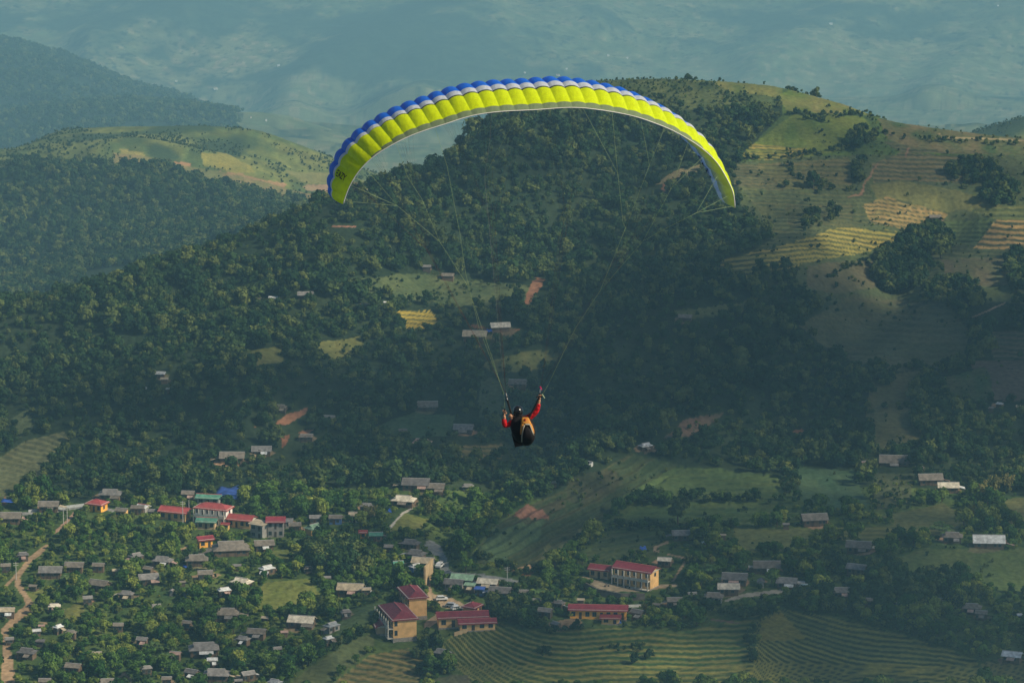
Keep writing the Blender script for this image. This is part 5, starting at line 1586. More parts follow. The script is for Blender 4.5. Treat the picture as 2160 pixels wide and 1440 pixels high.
# dark groves at the places the photograph shows them
for (cx, cy, rx, ry, n, s) in [(1900, 580, 55, 45, 120, 1.5), (1960, 520, 45, 22, 60, 1.4), (2060, 370, 60, 22, 60, 1.0), (2110, 410, 40, 30, 60, 1.0), (1820, 290, 36, 16, 26, .8),
                               (1795, 312, 14, 14, 12, 1.0), (1812, 370, 12, 18, 14, 1.1), (1722, 400, 18, 8, 12, .9), (1690, 395, 60, 5, 20, .6), (2150, 580, 30, 40, 40, 1.3), (1440, 1140, 50, 12, 40, .9),
                               (1950, 860, 30, 60, 70, 1.1), (1990, 900, 60, 30, 60, 1.0), (2010, 620, 60, 30, 70, .9), (1870, 800, 22, 16, 20, .9), (1870, 1275, 200, 22, 260, 1.15),
                               (1450, 1275, 90, 22, 130, 1.0), (1730, 1200, 60, 16, 50, 1.0), (880, 1370, 50, 20, 50, .8), (1100, 1290, 60, 26, 90, 1.1), (2090, 1210, 60, 20, 0, 1.0),
                               (1990, 1240, 70, 22, 60, .9), (1330, 1370, 60, 8, 16, .4), (700, 1175, 55, 35, 90, 1.3), (740, 1195, 45, 30, 50, 1.2), (2040, 1200, 1, 1, 0, 1), (1870, 1225, 40, 20, 40, 1.2),
                               (1560, 1300, 25, 10, 14, .7), (1150, 1380, 20, 8, 6, .5), (1710, 470, 22, 22, 20, .7), (2100, 500, 12, 8, 0, 1), (1755, 455, 14, 14, 10, .7), (1680, 185, 40, 4, 10, .5), (1720, 195, 12, 4, 6, .8), (1450, 160, 6, 2, 3, .7)]:
    for _ in range(n):
        a = rnd.uniform(0, 6.28); q = math.sqrt(rnd.random())
        px, py = cx + math.cos(a) * q * rx, cy + math.sin(a) * q * ry
        p = ground_at(px, py)
        if not clear_of_houses(np.array([[p.x, p.y, p.z]]), np.array([px]), np.array([py]))[0]: continue
        HP.append(tuple(p)); HS_.append(s * rnd.uniform(.55, 1.1))
sc_obj('hedges_and_groves', HP, HS_, fc, 10)
# left hill
P, a, b = spots((cova == FOREST) & z_hill[:-1, :-1] & (PXA > -120) & (PXA < 1100) & seen, 1 / 26., 106)
sc_obj('left_hill_forest', P, np.random.default_rng(8).uniform(.7, 1.5, len(P)), fc, 11)
print('left forest', len(P))
P, a, b = spots((cova == SCRUB) & z_hill[:-1, :-1] & (PXA > -120) & (PXA < 2280) & seen, 1 / 60., 107)
g = fbm(P[:, 0] / 60, P[:, 1] / 90, 3, 306); k = g > .08
sc_obj('left_hill_scrub', P[k], np.random.default_rng(9).uniform(.15, .45, k.sum()) + .5 * np.clip(g[k] - .25, 0, .6), fc, 12)
P, a, b = spots((cova == SCRUB) & z_hill[:-1, :-1] & (PXA > -120) & (PXA < 2280) & seen, 1 / 16., 117)
k = fbm(P[:, 0] / 22, P[:, 1] / 40, 4, 317) + .4 * fbm(P[:, 0] / 90, P[:, 1] / 150, 2, 318) > .05
sc_obj('left_hill_shrubs', P[k], np.random.default_rng(19).uniform(.08, .38, k.sum()), fc, 21)
P, a, b = spots((cova == SCRUB) & seen & z_main[:-1, :-1] & (PXA > 1080) & (PXA < 1650) & (PYA < 260), 1 / 7., 118)
k = fbm(P[:, 0] / 14, P[:, 1] / 18, 4, 319) > -.12
sc_obj('crest_shrubs', P[k], np.random.default_rng(20).uniform(.08, .42, k.sum()) * np.clip((b[k] - 150) / 50, .3, 1.2), fc, 22)
# spur beyond
P, a, b = spots((cova == FOREST) & z_mid[:-1, :-1] & (PXA > -120) & (PXA < 560) & seen, 1 / 130., 108)
sc_obj('distant_forest', P, np.random.default_rng(10).uniform(.9, 2.3, len(P)), fc, 13)
print('spur forest', len(P))
# ------------------------------------------------------------------ the paraglider
BAL = .18
GD = 100.0                                    # forward distance of the glider
def at(px, py, y):
    z = z_of(py, y)
    return Vector((float(px_to_x(px, y, z)), y, float(z)))
def fabric(name, c, transl=.35, var=.05):
    return mat(name, c, .5, max(var, .08), 5.0, .2, .3, transl, stretch=(2.5, .8, 2.5))
F_BLUE = fabric('ripstop_blue', (.015, .19, .88))
F_WHITE = fabric('ripstop_white', (.70, .74, .82))
F_LINE = fabric('ripstop_dark_tape', (.05, .07, .05), .1)
F_YEL = fabric('ripstop_yellow', (.76, .90, .008))
F_GREY = fabric('ripstop_grey', (.20, .26, .14), .2)
F_UND = fabric('ripstop_underside', (.50, .56, .28), .45)
F_UNDW = fabric('ripstop_underside_white', (.84, .90, .96), .2)
F_TAPE = mat('white_tape', (.75, .72, .68), .6)
F_INK = mat('black_ink', (.012, .012, .015), .6)

TE = [(722.5, 437), (728, 415), (738, 390), (751, 368), (766, 349), (786, 331), (807.5, 316), (835, 301), (856, 290), (884, 279), (917, 268), (939, 262),
      (972, 250), (1002, 242), (1037, 237), (1061, 234.5), (1099, 233), (1140, 231), (1194, 226.5), (1229, 227), (1290, 235), (1343, 246), (1380, 259),
      (1416, 273), (1452, 293), (1477, 309), (1513, 341), (1537, 383), (1550, 410), (1550, 445)]
te = np.array(TE, float)
seg = np.hypot(np.diff(te[:, 0]), np.diff(te[:, 1]))
cum = np.concatenate([[0], np.cumsum(seg)]) / seg.sum()
NC = 36                                     # cells
PSI = math.radians(9.0); GAM = math.radians(1.0)
EC = Vector((-math.sin(PSI) * math.cos(GAM), math.cos(PSI) * math.cos(GAM), math.sin(GAM)))
def te_point(t):
    px = float(np.interp(t, cum, te[:, 0])); py = float(np.interp(t, cum, te[:, 1]))
    q = abs(2 * t - 1)
    x = (px - 1125) / 95.0
    y = GD + .15 * x + .45 * q ** 3
    return at(px, py, y)
def smooth_te(t):
    e = .012
    P = Vector((0, 0, 0)); W = 0
    for k in (-2, -1, 0, 1, 2):
        tt = min(max(t + k * e, 0), 1); w = (3 - abs(k))
        if 0 < t < 1: P += te_point(tt) * w; W += w
    return P / W if W else te_point(t)
def chord(t):
    q = abs(2 * t - 1)
    c = .62 + 1.98 * math.sqrt(max(0, 1 - q ** 2.3))
    return c
def station(t):
    p = smooth_te(t); a = smooth_te(max(t - .012, 0.0001)); b_ = smooth_te(min(t + .012, .9999))
    sp = (b_ - a).normalized()
    # small toe-out of the tips
    q = 2 * t - 1
    ps = PSI + math.radians(9.0) * q * q
    e = Vector((-math.sin(ps) * math.cos(GAM), math.cos(ps) * math.cos(GAM), math.sin(GAM)))
    n = sp.cross(e); n.normalize()
    if n.z < 0 and abs(q) < .7: n = -n
    return p, chord(t), e, n, sp
def foil(x, th=.165):
    yt = 5 * th * (.2969 * math.sqrt(max(x, 0)) - .126 * x - .3516 * x * x + .2843 * x ** 3 - .1036 * x ** 4)
    cam_ = .035 * (1 - (2 * x - .7) ** 2 / 1.69) if x > .35 else .035 * (1 - (x - .35) ** 2 / .1225)
    return cam_ + yt, cam_ * .9 - yt * .55
def surf(t, x, up, bulge=0.0):
    p, c, e, n, sp = station(t)
    hi, lo = foil(x)
    y = (hi if up else lo) * c
    if bulge:
        i = max(k for k in range(NC) if edges_t[k] <= t)
        u = (t - edges_t[i]) / (edges_t[i + 1] - edges_t[i])
        wdt = (smooth_te(min(edges_t[i + 1], .999)) - smooth_te(max(edges_t[i], .001))).length
        amp = BAL * wdt * math.sin(math.pi * u) ** .8 * (1 - .8 * x ** 3) * min(1, .25 + x * 9)
        y += amp if up else -amp * .55
    P = p + e * ((1 - x) * c) + n * (y + (bulge if up else -bulge * .7))
    return P
edges_t = [0.0]
wts = [(.62 + .38 * math.sqrt(max(0, 1 - abs(2 * (i + .5) / NC - 1) ** 2.5))) for i in range(NC)]
tot = sum(wts)
for w in wts: edges_t.append(edges_t[-1] + w / tot)
edges_t[-1] = 1.0
def seen_h(x):
    return (1 - x) * math.sin(GAM + math.radians(9.8)) + foil(x)[0]
_xs = [k / 400 for k in range(401)]
_H = [seen_h(x) for x in _xs]
_km = max(range(401), key=lambda k: _H[k])
def x_at(frac):
    """chord fraction whose seen height above the trailing edge is frac of the whole"""
    for k in range(400, _km, -1):
        if _H[k - 1] >= frac * _H[_km]: return _xs[k - 1]
    return _xs[_km]
def bands(t):
    """fractions of the chord where the colours change on the upper side"""
    q = 2 * t - 1
    l = max(0., -q); r = max(0., q)
    b1 = x_at(.845)
    b2 = x_at(.70)
    dk = .03 * max(0., 1 - (abs(q) / .72) ** 4)
    gy = x_at(.175) + (1 - x_at(.175)) * min(1., max(0., (abs(q) - .60) / .18))
    return b1, b2 - .07 * l * l, b2 - .07 * l * l + dk, gy
wing_root = empty('paraglider', smooth_te(.5), 0, 'yellow, white and blue paraglider wing with lines and harness, flying away over the valley', 'paraglider')
wing_root.rotation_euler = (0, 0, 0)
WO = wing_root.location.copy()
UPX = [0, .01, .03, .06, .10, .15]
for ci in range(NC):
    t0, t1 = edges_t[ci], edges_t[ci + 1]
    tm = (t0 + t1) / 2
    b1, b2, b3, b4 = bands(tm)
    xs = UPX + [b1, b1 + (b2 - b1) * .5, b2, max(b3, b2 + .0005)] + [b3 + (b4 - b3) * k / 7 for k in range(1, 8)] + ([(b4 + 1) / 2] if b4 < .99 else []) + [1.0]
    xs = sorted(set(round(x, 5) for x in xs))
    xl = [0, .01, .03, .07, .13, .2, .32, .45, .6, .75, .88, 1.0]
    nw = 8
    wdt = (smooth_te(min(t1, .999)) - smooth_te(max(t0, .001))).length
    V, F, FM = [], [], []
    for side, grid in ((True, xs), (False, xl)):
        base = len(V)
        for i in range(nw + 1):
            u = i / nw
            t = t0 + (t1 - t0) * u
            p, c, e, n, sp = station(min(max(t, .0008), .9992))
            for x in grid:
                hi, lo = foil(x)
                amp = BAL * wdt * math.sin(math.pi * u) ** .8 * (1 - .8 * x ** 3) * min(1, .25 + x * 9)
                y = hi * c + amp if side else lo * c - amp * .55
                if x >= 1: y = (amp * .35 if side else amp * .35 - .004)
                V.append(p + e * ((1 - x) * c) + n * y - WO)
        m = len(grid)
        for i in range(nw):
            for k in range(m - 1):
                a = base + i * m + k
                f = (a, a + m, a + m + 1, a + 1)
                F.append(f if side else f[::-1])
                xm = (grid[k] + grid[k + 1]) / 2
                if side:
                    FM.append(6 if xm < .02 else 0 if xm < b1 else 1 if xm < b2 else 2 if xm < b3 and b3 - b2 > .002 else 3 if xm < b4 else 4)
                else:
                    FM.append(6 if xm < .34 else 5)
    o = mesh_obj('cell', V, F, [F_BLUE, F_WHITE, F_LINE, F_YEL, F_GREY, F_UND, F_UNDW], wing_root, FM, True)
# trailing edge cord
b = MB()
pts = [smooth_te(.002 + .996 * i / 110) for i in range(111)]
b.tube([p - WO - Vector((0, .012, 0)) for p in pts], .010, n=5)
b.build('trailing_edge_tape', F_TAPE, wing_root, True)
# lettering on the wing tips
GLYPH = {'E': [((0, 0), (0, 1)), ((0, 1), (.8, 1)), ((0, .5), (.65, .5)), ((0, 0), (.8, 0))],
         'A': [((0, 0), (.42, 1)), ((.42, 1), (.85, 0)), ((.18, .36), (.66, .36))],
         'Z': [((0, 1), (.8, 1)), ((.8, 1), (0, 0)), ((0, 0), (.8, 0))],
         'Y': [((0, 1), (.4, .5)), ((.8, 1), (.4, .5)), ((.4, .5), (.4, 0))]}
def lettering(text, fn, name, sw=.10):
    b = MB()
    x0 = 0.0
    tw = len(text) * 1.08
    for ch in text:
        for (a, c) in GLYPH[ch]:
            d = Vector((c[0] - a[0], c[1] - a[1])); L_ = d.length; d.normalize(); n = Vector((-d.y, d.x)) * sw
            st = max(2, int(L_ * 5))
            A = Vector(a) - d * sw * .8; L2 = L_ + sw * 1.6
            for k in range(st):
                q0, q1 = A + d * (L2 * k / st), A + d * (L2 * (k + 1) / st)
                pts = [q0 - n, q1 - n, q1 + n, q0 + n]
                b.poly([fn((x0 + p.x) / tw, p.y) - WO for p in pts])
        x0 += 1.08
    o = b.build(name, F_INK, wing_root)
    return o
cw = edges_t
def left_text(u, v):
    t = cw[2] + (cw[3] - cw[2]) * (.25 + .42 * v)
    x = .58 + .29 * u
    return surf(t, x, True, .016)
lettering('EAZY', left_text, 'lettering')
def right_text(u, v):
    t = cw[NC - 2] - (cw[3] - cw[2]) * (.25 + .42 * v)
    x = .87 - .29 * u
    return surf(t, x, True, .016)
lettering('EAZY', right_text, 'lettering')
def under_text(u, v):
    t = cw[NC - 4] + (cw[NC - 2] - cw[NC - 4]) * u
    return surf(t, .20 - .08 * v, False, .016)
lettering('EAZY', under_text, 'lettering', .12)

# lines
LG = mat('brake_line', (.30, .40, .20), .6, .1, 3)
LD = mat('dark_line', (.09, .035, .035), .6, .1, 3)
LT = mat('top_line', (.30, .28, .26), .6, .1, 3)
def line(pts, r, m, nm='suspension_line', sag=0.0):
    b = MB(); P = []
    for i in range(len(pts) - 1):
        for k in range(4):
            P.append(pts[i].lerp(pts[i + 1], k / 4))
    P.append(pts[-1])
    b.tube([p - WO for p in P], r * .72, n=5)
    return b.build(nm, m, wing_root, True)
RL = at(1067.5, 829, GD + .95)          # tops of the risers
RR = at(1141, 818, GD + 1.05)
def bl(px, py, f): return at(px, py, GD + .95 * f)     # f: 1 at the risers, 0 at the trailing edge
def tev(px, py): return at(px, py, smooth_te(float(np.interp(px, te[:, 0], cum))).y - .01)
# brake lines, left
j1, j2 = bl(927, 509, .35), bl(838, 434, .12)
line([bl(1062, 829, .95), bl(1040, 760, .85), bl(985, 600, .6), j1, j2], .0042, LG)
for e in ((766, 349), (738, 390), (724, 424)):
    line([j2, tev(*e)], .0034, LG)
line([j2, bl(782, 410, .1), bl(752, 372, .05), tev(751, 368)], .0028, LG)
line([j1, bl(890, 420, .2), bl(860, 374, .1), tev(835, 301)], .0038, LG)
line([bl(1063, 829, .95), bl(1010, 690, .75), bl(982, 575, .55), bl(970, 492, .4), bl(956, 420, .25), bl(943, 350, .1), tev(917, 268)], .0036, LG)
line([bl(1064, 826, .95), bl(1022, 372, .2), bl(1033, 300, .1), tev(1037, 237)], .0022, LT)
line([bl(1022, 372, .2), bl(1060, 300, .1), tev(1099, 233)], .0030, LG)
# brake lines, right
k1 = bl(1266, 613, .62)
line([bl(1156, 812, .95), bl(1190, 740, .85), bl(1215, 690, .78), k1, bl(1320, 480, .3)], .0044, LG)
line([k1, bl(1356.7, 508, .35), bl(1406, 481, .22), bl(1469, 449, .1)], .0040, LG)
for e in ((1513, 372), (1534, 414), (1550, 434)):
    line([bl(1469, 449, .1), tev(*e)], .0038, LG)
line([bl(1356.7, 508, .35), bl(1380, 465, .25), bl(1416, 397, .12)], .0034, LG)
line([bl(1416, 397, .12), tev(1452, 300)], .0030, LG)
line([bl(1416, 397, .12), tev(1484, 330)], .0034, LG)
line([bl(1320, 480, .3), bl(1314, 470, .28), bl(1303, 365.5, .12)], .0036, LG)
line([bl(1303, 365.5, .12), tev(1229, 227)], .0036, LG)
line([bl(1303, 365.5, .12), tev(1291, 235.5)], .0036, LG)
line([bl(1320, 480, .3), bl(1370, 348.5, .1)], .0034, LG)
line([bl(1370, 348.5, .1), tev(1351.6, 251)], .0032, LG)
line([bl(1370, 348.5, .1), tev(1401, 272)], .0028, LG)
# main lines from the lower surface, gathered in cascades
def low(t, x): return surf(t, x, False, 0)
for side, R0, ts in ((-1, RL, (.06, .14, .22, .31, .40, .475)), (1, RR, (.94, .86, .78, .69, .60, .525))):
    for row, x in enumerate((.12, .34, .62)):
        for i in range(0, 6, 3):
            top = [low(ts[i + k], x) for k in range(3)]
            mid = sum(top, Vector()) / 3
            g = R0.lerp(mid, .58)
            line([R0 + Vector((0, (1 - row) * .05, 0)), g], .0022 if side < 0 else .0016, LD)
            for tp in top:
                f = g.lerp(tp, .62)
                line([g, f], .0016, LD)
                for dt in (-.014, .0, .014):
                    tt = ts[i + top.index(tp)] + dt
                    line([f, low(min(max(tt, .02), .98), x)], .0011, LD)

# ------------------------------------------------------------------ harness and pilot
H_BLACK = mat('harness_black', (.012, .011, .013), .7, .3, 8, .2)
H_ORANGE = mat('harness_orange', (.50, .21, .04), .6, .15, 8, .2)
H_GREY = mat('reflective_piping', (.34, .31, .24), .5, .1, 8)
H_RED = mat('emblem_red', (.35, .03, .02), .6)
R_WEB = mat('riser_webbing', (.02, .022, .025), .7)
METAL = mat('carabiner_steel', (.55, .56, .58), .3, .05, 3, metal=.8)
S = 1 / 95.0
def q(px, py, dy=0.0): return at(px, py, GD + .9 + dy) - WO
def loft(name, rings, m, parent, caps=True):
    n = len(rings[0]); V = [p for r in rings for p in r]; F = []
    for i in range(len(rings) - 1):
        for k in range(n):
            F.append((i * n + k, i * n + (k + 1) % n, (i + 1) * n + (k + 1) % n, (i + 1) * n + k))
    F.append(tuple(range(n))[::-1]); F.append(tuple((len(rings) - 1) * n + k for k in range(n)))
    o = mesh_obj(name, V, F, m, parent, None, True)
    sm = o.modifiers.new('smooth', 'SUBSURF'); sm.levels = 1; sm.render_levels = 2
    return o
def ring(cx, cy, w, dep, y, n=12, sq=.75, tilt=0):
    """cross section seen from above: half width w (pixels), half depth dep (m)"""
    r = []
    for k in range(n):
        a = 2 * math.pi * k / n
        ca, sa = math.cos(a), math.sin(a)
        ca = math.copysign(abs(ca) ** sq, ca); sa = math.copysign(abs(sa) ** sq, sa)
        r.append(q(cx + ca * w, cy + ca * tilt * w, y + sa * dep))
    return r
harness = loft('harness_back', [ring(1099, 876, 12, .10, .16), ring(1100, 884, 22, .15, .15), ring(1100, 896, 25, .19, .14), ring(1102, 910, 25, .22, .14), ring(1105, 924, 22, .22, .16), ring(1107, 935, 14, .16, .2)], H_BLACK, wing_root)
bag = loft('reserve_bag', [ring(1108, 880, 9, .05, .00), ring(1110, 886, 14, .10, -.03), ring(1113, 898, 16.5, .15, -.06), ring(1114, 912, 16.5, .18, -.08), ring(1114, 926, 15, .17, -.07), ring(1112, 935, 11, .12, -.03), ring(1110, 940, 5, .06, .0)], H_BLACK, wing_root)
from mathutils.bvhtree import BVHTree
def drape(pts2, dy=-.9, off=.012):
    out = []
    dg = bpy.context.evaluated_depsgraph_get()
    for (px, py) in pts2:
        out.append((px, py))
    return out
def bag_y(px, py):
    # rear surface of the bag at a picture point
    yy = np.interp(py, [880, 886, 898, 912, 926, 935, 940], [.00, -.03, -.06, -.08, -.07, -.03, 0])
    dd = np.interp(py, [880, 886, 898, 912, 926, 935, 940], [.05, .10, .15, .18, .17, .12, .06])
    cx = np.interp(py, [880, 886, 898, 912, 926, 935, 940], [1108, 1110, 1113, 1114, 1114, 1112, 1110])
    w = np.interp(py, [880, 886, 898, 912, 926, 935, 940], [9, 14, 16.5, 16.5, 15, 11, 5])
    u = min(abs(px - cx) / w, 1.0)
    return float(yy - dd * (1 - u ** 3) ** .5)
def panel(name, outline, m, parent, off=.03, sub=5):
    """a cloth panel lying on the rear of the bag: list of (left, right, y) rows"""
    V, F = [], []
    for (a, c, y) in outline:
        for k in range(sub + 1):
            px = a + (c - a) * k / sub
            V.append(q(px, y, bag_y(px, y) - off))
    n = sub + 1
    for i in range(len(outline) - 1):
        for k in range(sub):
            F.append((i * n + k, (i + 1) * n + k, (i + 1) * n + k + 1, i * n + k + 1))
    o = mesh_obj(name, V, F, m, parent, None, True)
    so = o.modifiers.new('thickness', 'SOLIDIFY'); so.thickness = .012
    return o
panel('yoke_panel', [(1101, 1114, 879.5), (1099.5, 1117, 884), (1099, 1119.5, 890), (1099, 1121, 894)], H_ORANGE, bag)
panel('side_strip', [(1099, 1104.5, 894), (1098, 1102.5, 900), (1097, 1101.5, 908), (1097, 1100, 916)], H_ORANGE, bag, sub=2)
panel('side_strip', [(1116.5, 1121.5, 893), (1119, 1124, 899), (1121.5, 1126.5, 906), (1124, 1128, 914)], H_ORANGE, bag, sub=2)
panel('reflective_arch', [(1108, 1116, 893), (1106, 1118.5, 896)], H_GREY, bag, .042, 4)
panel('reflective_arch', [(1104.5, 1107.5, 896), (1102.5, 1105, 902), (1101, 1103, 910), (1099.5, 1101.5, 920), (1099, 1101, 932)], H_GREY, bag, .042, 2)
panel('reflective_arch', [(1117, 1119.5, 896), (1119.5, 1122, 903), (1122.5, 1125, 911), (1125, 1127.5, 918)], H_GREY, bag, .042, 2)
panel('centre_flap', [(1110, 1113.5, 899), (1106, 1118, 905), (1103.5, 1123, 914), (1103, 1125.5, 924), (1104, 1122, 932)], H_BLACK, bag, .045)
panel('emblem', [(1105.8, 1109.6, 882.5), (1106, 1109.8, 886.5)], H_RED, bag, .05, 1)
seatb = loft('seat_board', [ring(1104, 934, 15, .1, .2), ring(1103, 932, 17, .14, .42), ring(1102, 928, 17, .12, .66)], H_BLACK, wing_root)
def riser(top, bot, px_list, nm='riser'):
    b = MB()
    b.tube([top - WO if isinstance(top, Vector) else q(*top), q(*px_list[0]), q(*px_list[1]), q(*bot)], [.016, .022, .024, .024], n=6)
    return b.build(nm, R_WEB, wing_root)
rl = riser(RL, (1081, 880, .12), [(1070.5, 844, .08), (1075, 860, .1)])
rr_ = riser(RR, (1113, 885, .12), [(1137, 838, .12), (1128, 858, .12)])
for (a, c) in (((1067.3, 829), (1068.7, 835)), ((1069.0, 838), (1070.4, 843))):
    b = MB(); b.tube([q(*a, -.02), q(*c, -.02)], .014, n=6); b.build('pulley', METAL, rl)
b = MB(); b.tube([q(1140.5, 820, -.02), q(1138.5, 828, -.02)], .018, n=6); b.build('pulley', METAL, rr_)
b = MB(); b.tube([q(1139, 815, 0), q(1142, 822, 0)], .022, n=6); b.build('maillon_cover', mat('magenta_tape', (.35, .02, .09), .6), rr_)
b = MB(); b.tube([q(1066, 844, 0), q(1069.5, 843, 0)], .012, n=5); b.build('brake_keeper', R_WEB, rl)
# brake handles
b = MB(); b.tube([q(1065, 862, 0), q(1061.5, 868, 0), q(1060, 876, 0), q(1063.5, 872, 0), q(1065.5, 866, 0), q(1065, 862, 0)], .012, n=6); b.build('brake_handle', R_WEB, wing_root)
line([bl(1062, 829, .95), q(1064.5, 850, 0) + WO, q(1065, 862, 0) + WO], .004, LG)
b = MB(); b.tube([q(1131, 837.5, 0), q(1136, 836.5, 0), q(1142.5, 837, 0), q(1144, 832, 0)], .016, n=6); b.build('brake_handle', R_WEB, wing_root)
line([bl(1156, 812, .95), q(1144, 832, 0) + WO], .004, LG)
b = MB(); b.tube([q(1143.5, 831, -.03), q(1149, 839.5, -.03)], .010, n=5); b.build('speed_cord', mat('cord_pale', (.42, .50, .30), .6), wing_root)

# pilot --------------------------------------------------------------
SKIN = mat('skin', (.52, .27, .16), .55, .1, 12, .1, .3)
JACKET = mat('jacket_red', (.50, .012, .018), .7, .25, 14, .6)
TROU = mat('trousers_dark', (.03, .03, .035), .8, .2, 10)
HELM = mat('helmet_shell', (.012, .014, .016), .22, .1, 6, spec=.6)
SHOE = mat('shoe', (.05, .05, .05), .7)
PO = at(1103, 920, GD + 1.15)
person = None
def pq(px, py, dy): return at(px, py, GD + .9 + dy) - PO
def skin_mesh(name, joints, bones, m, parent=None, root=0, lv=2):
    me = bpy.data.meshes.new(name)
    me.from_pydata([tuple(j[0]) for j in joints], bones, [])
    o = bpy.data.objects.new(name, me); COL.objects.link(o)
    md = o.modifiers.new('skin', 'SKIN'); md.use_smooth_shade = True
    if not me.skin_vertices:
        # the modifier needs its radius layer
        bm = bmesh.new(); bm.from_mesh(me); bm.verts.layers.skin.verify(); bm.to_mesh(me); bm.free()
    for i, j in enumerate(joints):
        r = j[1]
        me.skin_vertices[0].data[i].radius = (r, r) if not isinstance(r, tuple) else r
        me.skin_vertices[0].data[i].use_root = (i == root)
    sb = o.modifiers.new('smooth', 'SUBSURF'); sb.levels = 1; sb.render_levels = lv
    me.materials.append(m)
    if parent: o.parent = parent
    return o
J = [(pq(1103, 922, .28), .15), (pq(1101, 905, .26), .14), (pq(1099, 890, .22), (.17, .12)), (pq(1096, 879, .2), .065), (pq(1093, 868, .2), .088), (pq(1092.5, 862, .2), .075),
     (pq(1086, 886, .2), .075), (pq(1066, 899, .16), .047), (pq(1064.5, 884, .12), .038), (pq(1063.5, 875, .1), .030),
     (pq(1113, 882, .2), .075), (pq(1130, 869, .16), .047), (pq(1136, 851, .14), .037), (pq(1138.5, 842, .12), .030),
     (pq(1096, 924, .36), .085), (pq(1094, 920, .78), .062), (pq(1095, 925, 1.0), .045), (pq(1096, 929, 1.12), .035),
     (pq(1109, 924, .36), .085), (pq(1108, 920, .78), .062), (pq(1108, 925, 1.0), .045), (pq(1108, 929, 1.12), .035)]
B = [(0, 1), (1, 2), (2, 3), (3, 4), (4, 5), (2, 6), (6, 7), (7, 8), (8, 9), (2, 10), (10, 11), (11, 12), (12, 13), (0, 14), (14, 15), (15, 16), (16, 17), (0, 18), (18, 19), (19, 20), (20, 21)]
person = skin_mesh('person', J, B, SKIN)
person.location = PO
tag(person, 'pilot in black helmet and red sleeves, arms raised to the brake handles', 'person')
JK = [(pq(1103, 918, .28), .165), (pq(1101, 905, .26), .155), (pq(1099, 890, .22), (.185, .135)),
      (pq(1086, 886, .2), .088), (pq(1074, 895, .17), .066), (pq(1064.5, 899, .15), .074), (pq(1063.5, 890, .13), .072), (pq(1064, 880.5, .12), .058),
      (pq(1113, 882, .2), .088), (pq(1122, 876, .18), .078), (pq(1131, 868, .16), .074), (pq(1134.5, 858, .15), .066), (pq(1137, 849, .13), .050)]
JB = [(0, 1), (1, 2), (2, 3), (3, 4), (4, 5), (5, 6), (6, 7), (2, 8), (8, 9), (9, 10), (10, 11), (11, 12)]
jk = skin_mesh('jacket', JK, JB, JACKET, person)
TR = [(pq(1103, 923, .30), .165), (pq(1096, 925, .38), .10), (pq(1094, 921, .78), .078), (pq(1095, 925, 1.0), .06), (pq(1096, 928, 1.08), .05),
      (pq(1109, 925, .38), .10), (pq(1108, 921, .78), .078), (pq(1108, 925, 1.0), .06), (pq(1108, 928, 1.08), .05)]
skin_mesh('trousers', TR, [(0, 1), (1, 2), (2, 3), (3, 4), (0, 5), (5, 6), (6, 7), (7, 8)], TROU, person)
for sx in (1096, 1108):
    skin_mesh('shoe', [(pq(sx, 930, 1.1), .05), (pq(sx, 931, 1.2), .042), (pq(sx, 929, 1.32), .036)], [(0, 1), (1, 2)], SHOE, person)
# helmet: a shell with a lower rim
def helmet(cx, cy, dy, r):
    V, F = [], []
    c = pq(cx, cy, dy)
    nu, nv = 20, 12
    for j in range(nv + 1):
        th = math.pi * (.02 + .70 * j / nv)
        for i in range(nu):
            a = 2 * math.pi * i / nu
            p = Vector((math.sin(th) * math.cos(a) * .96, math.sin(th) * math.sin(a) * 1.12, math.cos(th) * 1.06)) * r
            if math.cos(th) < 0 and math.sin(a) > .2: p.y -= .0
            V.append(c + p)
    for j in range(nv):
        for i in range(nu):
            F.append((j * nu + i, (j + 1) * nu + i, (j + 1) * nu + (i + 1) % nu, j * nu + (i + 1) % nu))
    F.append(tuple(range(nu)))
    o = mesh_obj('helmet', V, F, HELM, person, None, True)
    so = o.modifiers.new('thickness', 'SOLIDIFY'); so.thickness = .012
    b = MB()
    b.tube([c + Vector((math.cos(t) * .96 * r * .86, math.sin(t) * r * .97, -r * .60)) for t in [2 * math.pi * k / 20 for k in range(21)]], .010, n=5, cap=False)
    b.build('helmet_rim', H_BLACK, o)
    for dx in (-.035, .035):
        b = MB(); b.box(-.012, -.02, -.03, .012, .01, .03, M=Matrix.Translation(c + Vector((dx, -r * 1.07, r * .25)))); b.build('vent', H_BLACK, o)
helmet(1092.5, 867, .19, .128)
# face turned to the left: cheek, nose, ear, chin strap
fc_ = pq(1077.5, 876.5, .10)
bm = bmesh.new()
for (dx, dy, dz, r) in ((0, 0, 0, .048), (-.035, .02, -.01, .024), (.02, .03, -.055, .036), (.06, .05, -.02, .04)):
    bmesh.ops.create_icosphere(bm, subdivisions=3, radius=r, matrix=Matrix.Translation(fc_ + Vector((dx, dy, dz))))
me = bpy.data.meshes.new('face'); bm.to_mesh(me); bm.free(); me.materials.append(SKIN)
me.polygons.foreach_set('use_smooth', [True] * len(me.polygons))
o = bpy.data.objects.new('face', me); COL.objects.link(o); o.parent = person
rm = o.modifiers.new('merge', 'REMESH'); rm.mode = 'VOXEL'; rm.voxel_size = .008
for dz, nm, rr2, m in ((.012, 'eye', .008, F_INK), (-.028, 'mouth', .009, H_RED)):
    b = MB(); b.tube([fc_ + Vector((-.040, -.02, dz)), fc_ + Vector((-.043, .01, dz))], rr2, n=6); b.build(nm, m, person)
